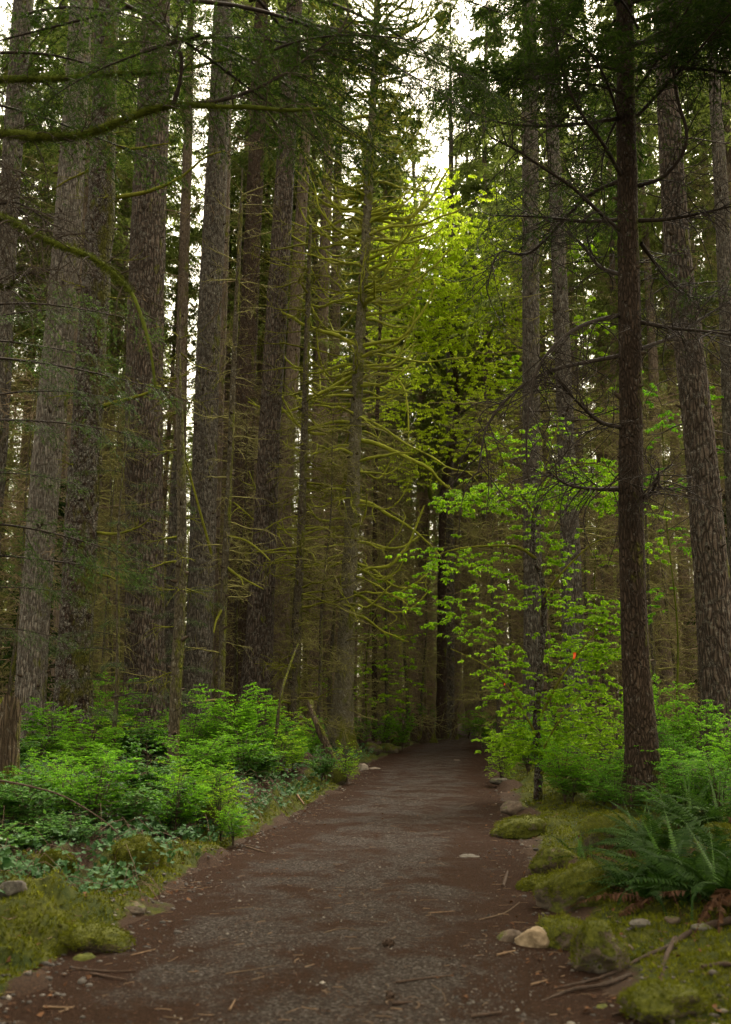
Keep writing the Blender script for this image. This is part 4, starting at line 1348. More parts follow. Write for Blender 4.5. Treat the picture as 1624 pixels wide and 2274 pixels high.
for i, (px, d_, s, w) in enumerate([(15, 46, 1.0, 1.1), (95, 42, 1.0, 1.1), (190, 47, 1.1, 1.1), (262, 42, 1.0, 1.0), (300, 52, 1.1, 1.2), (520, 48, 1.1, 1.1), (560, 43, 1.0, 1.0), (630, 50, 1.1, 1.1), (50, 55, 1.1, 1.2), (140, 58, 1.2, 1.2)]):
    x = (px - 812) / F * d_ * CT
    e = empty('conifer', (x, d_, gz(x, d_)), 'distant brown conifer among the crowded trunks of the left background', 'tree', 'distant conifers in the left background')
    e.scale = (s * w, s * w, s)
    e.rotation_euler.z = i * 2.3
    ob('trunk', FART[i % 4], e)
    ob('crown', FARC[(i + 3) % 4], e)['kind'] = 'stuff'
    ob('dead_branches', FARD[(i + 2) % 4], e)['kind'] = 'stuff'
UND = [thicket_mesh(340 + i, .8, 11, 120, (.7, 2.2), M['twig'] if i % 2 else M['twig_olive'], 9, .013) for i in range(3)]
z = np.linspace(-.3, 12, 20)
undt = ring_mesh(np.stack([.06 * np.sin(z), .05 * np.cos(z * .7), z], -1), .075 * (1.08 - z.clip(0) / 12), 10, 5, None, .05).mesh('trunk', M['bark_olive'])
for i, (px, d_, s) in enumerate([(255, 30, 1.), (300, 36, 1.2), (425, 34, .8), (515, 33, 1.0), (545, 38, 1.2), (640, 36, 1.1), (700, 30, .9), (735, 36, 1.2), (860, 38, 1.1), (905, 42, 1.2), (935, 48, 1.1), (1070, 40, .9), (1105, 34, 1.1), (1140, 38, 1.0),
                                 (1225, 34, 1.1), (1310, 30, 1.0), (1350, 36, 1.2), (1460, 27, .9), (1510, 33, 1.1), (1560, 29, 1.0), (225, 26, .8), (45, 30, 1.1), (20, 26, .9), (590, 44, 1.3), (680, 44, 1.3)]):
    x = (px - 812) / F * d_ * CT
    e = empty('dead_spruce', (x, d_, gz(x, d_)), 'thin dead spruce bristling with mossy twigs among the understory trunks', 'tree', 'dead mossy spruces of the understory')
    e.scale = (s * .95, s * .95, s)
    e.rotation_euler = (r.normal(0, .02), r.normal(0, .03), i * 2.1)
    ob('trunk', undt, e)
    ob('dead_branches', UND[i % 3], e)['kind'] = 'stuff'

# low hemlocks under the big ones
LOW = [(-9.5, 30, .9), (-15, 38, 1.1), (-20, 46, 1.2), (-4.5, 47, .8), (10.5, 27, .8), (13, 34, 1.1), (17, 40, 1.2), (9, 48, .9), (22, 50, 1.2), (-27, 58, 1.3), (-12, 62, 1.1), (14, 62, 1.2), (30, 66, 1.3), (8.6, 21, .6), (-12, 24, .8)]
for i, (x, y, s) in enumerate(LOW):
    e = empty('low_hemlock', (x, y, gz(x, y)), 'low dark hemlock filling the gloom between the background trunks', 'tree', 'low hemlocks between the background trunks')
    e.scale = (s, s, s)
    e.rotation_euler.z = r.uniform(0, 6.28)
    z = np.linspace(-.2, 9, 12)
    if i == 0:
        lowt = ring_mesh(np.stack([0 * z, 0 * z, z], -1), .08 * (1.05 - z.clip(0) / 9), 8, 3, None, .02).mesh('trunk', M['bark_dark'])
    ob('trunk', lowt, e)
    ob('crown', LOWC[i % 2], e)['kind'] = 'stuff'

def far_forest():
    r = rng(5)
    g = Geo()
    n = 62000
    y = r.uniform(138, 190, n)
    x = r.uniform(-1, 1, n) * (.45 * y + 5)
    cell = n2(x, y * .3, .22, 55)
    hmax = 26 + 14 * cell
    z = r.uniform(0, 1, n) ** .9 * hmax
    d = unit(r.normal(0, 1, (n, 3)) + np.array([0, 0, -.4]))
    V, T = rhombs(np.stack([x, y, z], -1), d, r.normal(0, 1, (n, 3)), r.uniform(.7, 1.6, n), r.uniform(.3, .55, n))
    g.add(V, T)
    ob('far_forest', g.mesh('far_forest', M['needle_far']), label='far wall of dim conifers closing the view beyond the trees', cat='forest', kind='stuff')
    m = 260
    y = r.uniform(139, 185, m)
    x = r.uniform(-1, 1, m) * (.45 * y + 5)
    h = r.uniform(28, 38, m)
    cur = np.stack([np.stack([x, y, 0 * x - .5], -1), np.stack([x + r.normal(0, .3, m), y, h / 2], -1), np.stack([x + r.normal(0, .5, m), y, h], -1)], 1)
    V, Q = tubes(cur, r.uniform(.25, .45, m)[:, None] * np.array([[1, .7, .2]]), 7)
    ob('far_trunks', Geo().add(V, Q=Q).mesh('far_trunks', M['bark_far']), label='dim far trunks standing in the wall of conifers', cat='forest', kind='stuff')
far_forest()

# ------------------------------------------------------------------ bushes
def bush_mesh(seed, mat, stems=9, H=1.2, W=.72, sub=12, n3=5, lf=11, size=.040, ratio=.5):
    r = rng(seed)
    a = r.uniform(0, 6.28, stems)
    L = r.uniform(.7, 1.05, stems)
    k = np.linspace(0, 1, 9)
    out = W * r.uniform(.25, 1., stems)
    L = L * (1.05 - .35 * (out / W) ** 2)
    cur = np.zeros((stems, 9, 3))
    cur[..., 0] = np.cos(a)[:, None] * out[:, None] * k ** 1.6
    cur[..., 1] = np.sin(a)[:, None] * out[:, None] * k ** 1.6
    cur[..., 2] = H * L[:, None] * (k - .12 * k ** 2) / .88 * .92
    cur += np.cumsum(r.normal(0, .010, cur.shape), 1)
    wood, lv = Geo(), Geo()
    V, Q = tubes(cur, (.009 * (1.15 - k))[None] + .0018, 5)
    wood.add(V, Q=Q)
    sec = offshoots(cur, sub, .50, (.9, 1.5), .08, .95, 6, .22, 1, .35, .06, r, up=.10)
    V, Q = tubes(sec, np.array([[.0032, .0030, .0026, .0022, .0018, .001]]), 3)
    wood.add(V, Q=Q)
    ter = offshoots(sec, n3, .20, (.5, 1.0), .12, .985, 4, .2, 1, .4, .05, r)
    V, Q = tubes(ter, np.array([[.0016, .0014, .0012, .0008]]), 3)
    wood.add(V, Q=Q)
    V, T = leaves_on(ter, lf, size, ratio, (.6, 1.2), .30, .15, .12, r, 0)
    lv.add(V, T)
    V, T = leaves_on(sec, lf, size, ratio, (.6, 1.2), .30, .15, .12, r, .3)
    lv.add(V, T)
    return wood.mesh('stems', M['twig_dark']), lv.mesh('leaves', mat)
BU = [bush_mesh(700 + i, M['leaf_bush'], 8 + i, 1.2, .6 + .05 * i) for i in range(4)]
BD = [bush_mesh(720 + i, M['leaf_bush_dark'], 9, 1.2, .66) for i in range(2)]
BL = [bush_mesh(740 + i, M['leaf_maple'], 7, 1.2, .55, 11, 3, 9, .042) for i in range(2)]

M['leaf_shrub'] = mat_leaf('broad_shrub_leaves', (.020, .070, .006), (.080, .190, .016), .35, .6, .15)
BS = [bush_mesh(760 + i, M['leaf_shrub'], 11, 1.15, .7, 12, 2, 7, .078, .62) for i in range(2)]

def bush(px, top, d, wpx, lab, kind='b', k=0, name='huckleberry_bush'):
    if px < 720 and d < 20:
        d *= 1.36 if d >= 12 else 1.12
    elif px > 1200 and d < 15:
        d *= 1.12
    wpx *= 1.12
    p = P(px, top, d)
    g0 = gz(p[0], d)
    e = empty(name, (p[0], d, g0), lab, 'bush')
    H = max(.25, p[2] - g0) * 1.10
    w = wpx / F * depth(top, d)
    sz = H / 1.2
    sx = w / 1.75
    e.scale = (sx, sx, sz)
    e.rotation_euler.z = (px * 1.7) % 6.28
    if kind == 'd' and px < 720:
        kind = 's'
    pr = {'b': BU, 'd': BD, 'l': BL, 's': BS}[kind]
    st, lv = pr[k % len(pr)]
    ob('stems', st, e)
    ob('leaves', lv, e)['kind'] = 'stuff'
BUSHES = [
    (250, 1508, 18, 190, 'sparse bright sprig rising highest at the foot of the dark mossy trunk', 'b', 0),
    (120, 1560, 15, 190, 'green bush at the foot of the pale grey spruce on the left', 'b', 1),
    (20, 1610, 13, 180, 'dim bush beside the broken stump at the left edge', 'd', 0),
    (205, 1585, 14, 210, 'rounded bush in front of the mossy trunk foot', 'b', 2),
    (330, 1600, 15, 200, 'low bush in front of the broad fir foot', 'd', 1),
    (500, 1512, 15, 230, 'tall layered bush in front of the furrowed fir, highest of the left side', 'b', 3),
    (425, 1560, 14.5, 190, 'layered bush between the kinked sapling and the tall layered bush', 'b', 0),
    (585, 1545, 16, 190, 'layered bush on the right shoulder of the tall layered bush', 'b', 1),
    (650, 1565, 18, 160, 'fresh green bush nearest the central spruce on its left', 'l', 0),
    (540, 1620, 13, 230, 'wide bush under the tall layered bush, its dark stem showing below', 'b', 2),
    (620, 1625, 14.5, 190, 'leafy bush right of the wide one with the dark stem', 'l', 1),
    (430, 1625, 12, 230, 'spreading bright bush halfway up the left slope of bushes', 'b', 3),
    (330, 1650, 11.5, 180, 'bush between the near left bush and the spreading bright one', 'd', 0),
    (215, 1668, 9.8, 250, 'nearest large bush on the left, dark stems above the ivy', 'b', 1),
    (100, 1680, 11, 210, 'bush just left of the nearest large left bush', 'b', 2),
    (10, 1720, 10, 200, 'dim bush cut by the left edge above the ivy', 'd', 1),
    (395, 1690, 10.6, 190, 'low bush right of the nearest large left bush', 'b', 0),
    (495, 1690, 11.2, 170, 'low fresh bush on thin stems above the ivy, midway to the trail', 'l', 0),
    (560, 1700, 13, 120, 'small bush under the wide bush with the dark stem', 'b', 3),
    (520, 1790, 10.8, 110, 'little green bush among the ivy closest to the trail on the left', 'b', 1),
    (50, 1830, 8.6, 190, 'low dim bush in the bottom left above the moss bank', 'd', 0),
    (170, 1800, 8.8, 170, 'low shadowed bush over the mossy rock on the left bank', 'd', 1),
    (770, 1652, 21.5, 90, 'yellow-green low bush at the trail edge behind the mossy round rock', 'l', 1),
    (715, 1660, 20, 80, 'small bush just left of the yellow-green low one', 'd', 0),
    (690, 1600, 24, 90, 'small bush at the left foot of the central spruce', 'b', 2),
    (800, 1592, 34, 80, 'small bush against the right foot of the central spruce', 'd', 1),
    (850, 1585, 36, 90, 'bush above the row of mossy rocks on the left trail edge', 'b', 1),
    (893, 1575, 37, 80, 'bright bush at the right end of the mossy rock row', 'b', 2),
    (945, 1570, 47, 60, 'small bush left of the dark maple trunk at the trail end', 'd', 0),
    (1040, 1585, 50, 70, 'small bush right of the pale slender trunk at the trail end', 'b', 0),
    (1090, 1575, 38, 110, 'far bush on the right where the trail disappears', 'b', 3),
    (1120, 1600, 26, 140, 'bush leaning over the right trail edge in the distance', 'l', 0),
    (1110, 1640, 21, 120, 'low leafy bush brushing the right trail edge', 'l', 1),
    (1170, 1600, 22, 170, 'bush behind the crooked maple stem, on its left', 'b', 1),
    (1280, 1590, 19, 190, 'bush right of the crooked maple stem', 'l', 0),
    (1250, 1640, 16, 170, 'low bush in front of the maple, right of its foot', 'b', 2),
    (1320, 1655, 14, 190, 'bush just left of the dark near hemlock', 'b', 3),
    (1360, 1700, 13, 150, 'deep green bush against the foot of the dark near hemlock', 'd', 0),
    (1270, 1715, 14, 130, 'small shadowed bush over the moss left of the hemlock foot', 'd', 1),
    (1365, 1590, 17, 160, 'bright bush behind the dark near hemlock on its left side', 'l', 1),
    (1480, 1520, 18, 190, 'tall bush between the dark hemlock and the leaning fir', 'b', 0),
    (1560, 1555, 17, 200, 'broad bush in front of the leaning furrowed fir', 'b', 1),
    (1620, 1600, 14, 190, 'bush cut by the right edge below the leaning fir', 'b', 2),
    (1500, 1650, 13, 210, 'wide bright bush right of the dark hemlock foot', 'b', 3),
    (1590, 1670, 11.5, 200, 'bush at the right edge above the tall ferns', 'd', 1),
    (1560, 1740, 12, 170, 'shadowed bush behind the tall ferns', 'd', 0),
    (1490, 1610, 15, 160, 'bush behind the wide bright one on the right', 'd', 1),
    (1400, 1745, 12.4, 130, 'low dark bush hiding the left side of the dark hemlock foot', 'd', 1),
    (1500, 1735, 12.0, 160, 'low bush hiding the right side of the dark hemlock foot', 'd', 0),
    (1340, 1750, 13.6, 130, 'low shadowed bush left of the bright mossy boulder top', 'd', 1),
    (60, 1715, 9.4, 230, 'dark leafy shrub nearest the bottom left corner above the moss', 's', 0),
    (250, 1730, 9.8, 210, 'dark leafy shrub above the rounded mossy rock on the left', 's', 1),
    (380, 1740, 10.8, 190, 'broad leaved shrub over the ivy in the middle of the left bank', 's', 0),
    (160, 1690, 10.2, 220, 'bright shrub between the two dark leafy ones on the left', 'b', 2),
    (470, 1700, 11.6, 170, 'bright shrub over the yellow mossy hump left of the trail', 'b', 1),
    (1530, 1690, 11.8, 190, 'deep green shrub filling the gap behind the right hand ferns', 'd', 1),
    (1410, 1500, 21, 120, 'bush glimpsed behind the dark hemlock trunk', 'b', 2),
    (1230, 1560, 24, 150, 'far bush behind the maple leaves, right side', 'b', 3),
    (1330, 1545, 22, 170, 'far bright bush left of the dark hemlock trunk', 'l', 1),
]
for b in BUSHES:
    bush(*b)
for i, (px, top, d, w) in enumerate([(90, 1625, 20, 190), (200, 1640, 17, 190), (300, 1610, 21, 180), (360, 1690, 14, 180), (450, 1660, 16, 190), (70, 1740, 12.5, 190), (290, 1735, 12.5, 170),
                                     (150, 1740, 12.2, 180), (560, 1655, 17.5, 160), (610, 1600, 21, 170), (20, 1790, 11, 150), (380, 1590, 22, 180), (470, 1730, 13.8, 130), (240, 1580, 21, 190), (650, 1640, 20.5, 110), (90, 1800, 10.4, 120)]):
    p = P(px, top, d)
    e = empty('huckleberry_bush', (p[0], d, gz(p[0], d)), 'small green bush merged into the crowded undergrowth of the left slope', 'bush', 'small bushes crowding the left slope')
    w_ = w / F * depth(top, d)
    e.scale = (w_ / 1.7, w_ / 1.7, max(.3, p[2] - gz(p[0], d)) / 1.1)
    e.rotation_euler.z = i * 1.3
    st, lv = (BU + BS + BD + BL)[(i * 3) % 10]
    ob('stems', st, e)
    ob('leaves', lv, e)['kind'] = 'stuff'

# ------------------------------------------------------------------ ivy, low herbs, moss blades, gravel, litter
def lobed(pos, nrm, size, r):
    """five-cornered leaves, 5 tris each"""
    n = len(pos)
    nrm = unit(nrm)
    t1 = unit(np.cross(nrm, r.normal(0, 1, (n, 3))))
    t2 = np.cross(nrm, t1)
    ang = np.radians([-90, -28, 12, 52, 90, 128, 168, 208])
    rad = np.array([.28, 1.0, .62, .88, 1.25, .88, .62, 1.0])
    lift = np.array([0, .12, .10, .05, -.12, .05, .10, .12])
    V = pos[:, None] + size[:, None, None] * .5 * (np.cos(ang)[None, :, None] * rad[None, :, None] * t1[:, None] + np.sin(ang)[None, :, None] * rad[None, :, None] * t2[:, None] + lift[None, :, None] * nrm[:, None])
    k = np.arange(n)[:, None] * 8
    T = np.concatenate([k + np.array([[0, a, a + 1]]) for a in range(1, 7)])
    return V.reshape(-1, 3), T

def ground_scatter(n, y0, y1, xr, r, mask):
    u = r.random(n)
    y = y0 * (y1 / y0) ** u
    x = r.uniform(-1, 1, n) * (.40 * y + .6)
    k = mask(x, y) > r.random(n)
    return x[k], y[k]

def ivy():
    r = rng(77)
    def mask(x, y):
        L, R = edges(y)
        dl, dr = L - x, x - R
        n = n2(x, y, .9, 66)
        lo = np.where(y < 8.4, .75, .12)
        a = sstep((dl - lo) / .3) * (.75 + .7 * n)
        b = sstep((dr - 2.4) / .8) * (y > 13) * (.45 + .7 * n)
        return np.clip(np.maximum(a, b), 0, 1)
    x, y = ground_scatter(62000, 6.5, 36, None, r, mask)
    n = len(x)
    hump = np.clip(.18 + .22 * n2(x, y, 1.3, 12), .02, .5)
    z = ground_z(x, y) + hump * r.uniform(.25, 1, n) + .02
    pos = np.stack([x, y, z], -1)
    nrm = np.array([0, -.35, 1.]) + r.normal(0, .42, (n, 3))
    V, T = lobed(pos, nrm, r.uniform(.035, .085, n) * (1 + (y > 12) * .2), r)
    ob('ivy', Geo().add(V, T).mesh('ivy', M['leaf_ivy'], False), label='glossy blue-green trailing ivy covering the slope under the left bushes', cat='ground cover', kind='stuff')
    # stems
    m = 900
    k = r.integers(0, n, m)
    a = r.uniform(0, 6.28, m)
    L = r.uniform(.25, .8, m)
    s = np.linspace(0, 1, 6)
    cur = np.zeros((m, 6, 3))
    cur[..., 0] = x[k][:, None] + np.cos(a)[:, None] * L[:, None] * s
    cur[..., 1] = y[k][:, None] + np.sin(a)[:, None] * L[:, None] * s
    cur[..., 2] = ground_z(cur[..., 0], cur[..., 1]) + .03 + (L * .5)[:, None] * np.sin(s * 3.1) * r.uniform(.2, 1, m)[:, None]
    V, Q = tubes(cur, np.full((1, 6), .003), 3)
    ob('bramble_stems', Geo().add(V, Q=Q).mesh('bramble_stems', M['stick']), label='thin arching bramble stems among the ivy leaves', cat='ground cover', kind='stuff')
    def mask2(x, y):
        L, R = edges(y)
        dl, dr = L - x, x - R
        nn = n2(x, y, 1.1, 166)
        return np.clip(np.maximum(sstep((dl - .9) / .4), sstep((dr - 1.8) / .6) * (y > 11)) * (.25 + 1.0 * nn), 0, 1)
    x, y = ground_scatter(16000, 6, 48, None, r, mask2)
    n = len(x)
    pos = np.stack([x, y, ground_z(x, y) + r.uniform(.02, .35, n)], -1)
    V, T = rhombs(pos, np.stack([r.normal(0, 1, n), r.normal(0, 1, n), r.uniform(-.3, .4, n)], -1), np.array([0, 0, 1.]) + r.normal(0, .4, (n, 3)), r.uniform(.03, .07, n), r.uniform(.018, .04, n))
    ob('low_herbs', Geo().add(V, T).mesh('low_herbs', M['leaf_low']), label='low green herbs and seedlings between the bushes', cat='ground cover', kind='stuff')
ivy()

def moss_blades():
    r = rng(78)
    g = Geo()
    def mask(x, y):
        m = moss_amount(x, y) + .35 * n2(x, y, 5, 3)
        L, R = edges(y)
        d = np.maximum(L - x, x - R)
        return sstep((m - .45) / .25) * (d > -.02)
    x, y = ground_scatter(260000, 4.6, 26, None, r, mask)
    n = len(x)
    z = ground_z(x, y) - .004
    pos = np.stack([x, y, z], -1)
    d = np.array([0, 0, 1.]) + r.normal(0, .7, (n, 3))
    ln = r.uniform(.012, .038, n) * (1 + y * .03)
    d = unit(d)
    s = unit(np.cross(d, r.normal(0, 1, (n, 3))))
    w = (ln * .22)[:, None]
    V = np.stack([pos - s * w, pos + s * w, pos + d * ln[:, None]], 1).reshape(-1, 3)
    T = np.arange(n * 3).reshape(-1, 3)
    ob('moss', Geo().add(V, T).mesh('moss', M['moss'], False), label='shaggy yellow-green moss carpeting both banks of the trail', cat='moss', kind='stuff')
moss_blades()

def gravel():
    r = rng(79)
    def mask(x, y):
        L, R = edges(y)
        i = (x > L - .15) & (x < R + .5)
        return i * np.clip(.35 + 1.2 * n2(x, y * .8, 1.7, 9), .06, 1)
    x, y = ground_scatter(52000, 4.3, 22, None, r, mask)
    n = len(x)
    z = np.maximum(ground_z(x, y), path_z(x, y))
    s = r.uniform(.003, .0085, n) * np.where(r.random(n) < .03, 2.3, 1)
    base = np.array([[1, 0, 0], [0, 1, 0], [-1, 0, 0], [0, -1, 0], [0, 0, .75], [0, 0, -.5]], float)
    V = base[None] * s[:, None, None] * r.uniform(.6, 1.3, (n, 6, 1))
    a = r.uniform(0, 6.28, n)
    ca, sa = np.cos(a)[:, None], np.sin(a)[:, None]
    V = np.stack([V[..., 0] * ca - V[..., 1] * sa, V[..., 0] * sa + V[..., 1] * ca, V[..., 2]], -1) + np.stack([x, y, z + s * .2], -1)[:, None]
    T = np.array([[0, 1, 4], [1, 2, 4], [2, 3, 4], [3, 0, 4]])
    T = (np.arange(n)[:, None, None] * 6 + T[None]).reshape(-1, 3)
    ob('gravel', Geo().add(V.reshape(-1, 3), T).mesh('gravel', M['pebbles'], False), label='loose grey gravel scattered over the trail', cat='gravel', kind='stuff')
    def mask2(x, y):
        L, R = edges(y)
        return ((x > L - .6) & (x < R + 2.2)) * np.clip(.5 - 1.0 * n2(x, y * .8, 1.7, 9), .1, 1)
    x, y = ground_scatter(42000, 4.3, 24, None, r, mask2)
    n = len(x)
    z = np.maximum(ground_z(x, y), path_z(x, y)) + .002
    a = r.uniform(0, 6.28, n)
    ln = r.uniform(.01, .04, n) * np.where(r.random(n) < .02, 2.5, 1)
    d = np.stack([np.cos(a), np.sin(a), r.normal(.05, .15, n)], -1)
    V, T = rhombs(np.stack([x, y, z], -1), d, np.array([0, 0, 1.]) + r.normal(0, .3, (n, 3)), ln, np.full(n, .0032))
    ob('needle_litter', Geo().add(V, T).mesh('needle_litter', M['litter'], False), label='brown needle and twig litter strewn over the trail and its edges', cat='litter', kind='stuff')
gravel()

def rubble():
    r = rng(81)
    n = 1500
    y = 4.6 + 26 * r.random(n) ** 1.5
    L, R = edges(y)
    side = r.random(n) < .45
    off = np.abs(r.normal(0, .35, n))
    x = np.where(side, L - .12 + off * .9 - .1, R + .1 - off * .6 + r.uniform(0, .9, n))
    z = np.maximum(ground_z(x, y), path_z(x, y))
    V0, T0 = ico(1)
    s = r.uniform(.007, .020, n) * np.where(r.random(n) < .04, 1.6, 1)
    V = V0[None] * s[:, None, None] * np.stack([r.uniform(.8, 1.5, n), r.uniform(.8, 1.3, n), r.uniform(.4, .8, n)], -1)[:, None] * r.uniform(.85, 1.15, (n, len(V0), 1)) + np.stack([x, y, z + s * .1], -1)[:, None]
    T = (np.arange(n)[:, None, None] * len(V0) + T0[None]).reshape(-1, 3)
    ob('rubble', Geo().add(V.reshape(-1, 3), T).mesh('rubble', M['pebbles'], True), label='small dark stones half sunk along both edges of the trail', cat='gravel', kind='stuff')
rubble()

def twiglets():
    r = rng(80)
    def mask(x, y):
        L, R = edges(y)
        return ((x > L - .8) & (x < R + 2.0)) * np.where((x > L + .3) & (x < R - .3), .45, 1.0)
    x, y = ground_scatter(1700, 4.3, 26, None, r, mask)
    n = len(x)
    z = np.maximum(ground_z(x, y), path_z(x, y)) + .006
    a = r.uniform(0, 6.28, n)
    L = r.uniform(.02, .09, n) * (1 + y * .03)
    d = np.stack([np.cos(a), np.sin(a), r.normal(0, .06, n)], -1)
    s = np.stack([-np.sin(a), np.cos(a), 0 * a], -1)
    k = np.linspace(-.5, .5, 4)
    cur = np.stack([x, y, z], -1)[:, None] + d[:, None] * (L[:, None] * k)[..., None] + s[:, None] * (L[:, None] * r.normal(0, .5, n)[:, None] * k ** 2)[..., None]
    V, Q = tubes(cur, r.uniform(.0012, .0035, n)[:, None] * np.array([[1, 1, .9, .7]]), 4)
    ob('twig_litter', Geo().add(V, Q=Q).mesh('twig_litter', M['twiglet'], False), label='short pale twigs scattered on the trail and its edges', cat='litter', kind='stuff')
twiglets()

def fallen_leaves():
    r = rng(83)
    def mask(x, y):
        L, R = edges(y)
        return np.where((x > L + .25) & (x < R - .3), .08, 1.0) * ((x > L - 2.5) & (x < R + 3.5))
    x, y = ground_scatter(2400, 4.4, 24, None, r, mask)
    n = len(x)
    z = np.maximum(ground_z(x, y), path_z(x, y)) + .012
    V, T = lobed(np.stack([x, y, z], -1), np.array([0, 0, 1.]) + r.normal(0, .35, (n, 3)), r.uniform(.018, .05, n), r)
    ob('fallen_leaves', Geo().add(V, T).mesh('fallen_leaves', M['dead_leaf'], False), label='reddish brown fallen leaves caught in the moss of both verges', cat='litter', kind='stuff')
fallen_leaves()

# ------------------------------------------------------------------ rocks
ICO4, ICO5 = ico(4), ico(5)

def rock(px, py, wpx, hpx, mat, lab, seed, dpth=.8, ang=0., rot=0., name='rock', fuzz=0, sub=4, cut=0):
    """px, py: middle of its foot on the ground"""
    g = G(px, py)
    dd = depth(py, g[1])
    w, h = wpx / F * dd, hpx / F * dd
    V, T = ICO5 if sub == 5 else ICO4
    V = V.copy()
    r = rng(seed)
    # facets: planar cuts
    for k in range(int(10 + ang * 10)):
        nrm = unit(r.normal(0, 1, (1, 3)))[0]
        off = r.uniform(.62, .92) if ang > .3 else r.uniform(.75, .98)
        dist = V @ nrm - off
        V = V - np.outer(np.clip(dist, 0, None) * (.95 if ang > .3 else .7), nrm)
    V = V * (1 + .05 * np.abs(fbm(V * 9, seed + 11, 3))[:, None]) * (1 + .24 * fbm(V * 1.6, seed, 3)[:, None] + .08 * fbm(V * 5, seed + 3, 4)[:, None] + .03 * fbm(V * 14, seed + 6, 3)[:, None])
    V = V * np.array([w / 2 * 1.02, w / 2 * dpth, h * .66]) + np.array([0, 0, h * .36])
    c, s = math.cos(rot), math.sin(rot)
    V = np.stack([V[:, 0] * c - V[:, 2] * s, V[:, 1], V[:, 0] * s + V[:, 2] * c], -1)
    o = ob(name, Geo().add(V, T).mesh(name, M[mat]), None, (g[0], g[1] + w * dpth * .3, g[2] - h * .07), label=lab, cat='rock')
    if fuzz:
        n = fuzz
        i = r.integers(0, len(V), n)
        nr = unit(V - np.array([0, 0, h * .1]))
        k = (nr[i, 2] + .5 * fbm(V[i] * (4 / w), seed, 2) > .1)
        i = i[k]
        n = len(i)
        d = nr[i] + r.normal(0, .5, (n, 3))
        p = V[i] + r.normal(0, w * .02, (n, 3))
        Vb, Tb = rhombs(p - nr[i] * .004, d, r.normal(0, 1, (n, 3)), r.uniform(.012, .034, n), np.full(n, .006))
        f = ob('moss', Geo().add(Vb, Tb).mesh('moss', M['moss'], False), o)
        f['kind'] = 'stuff'
    return o
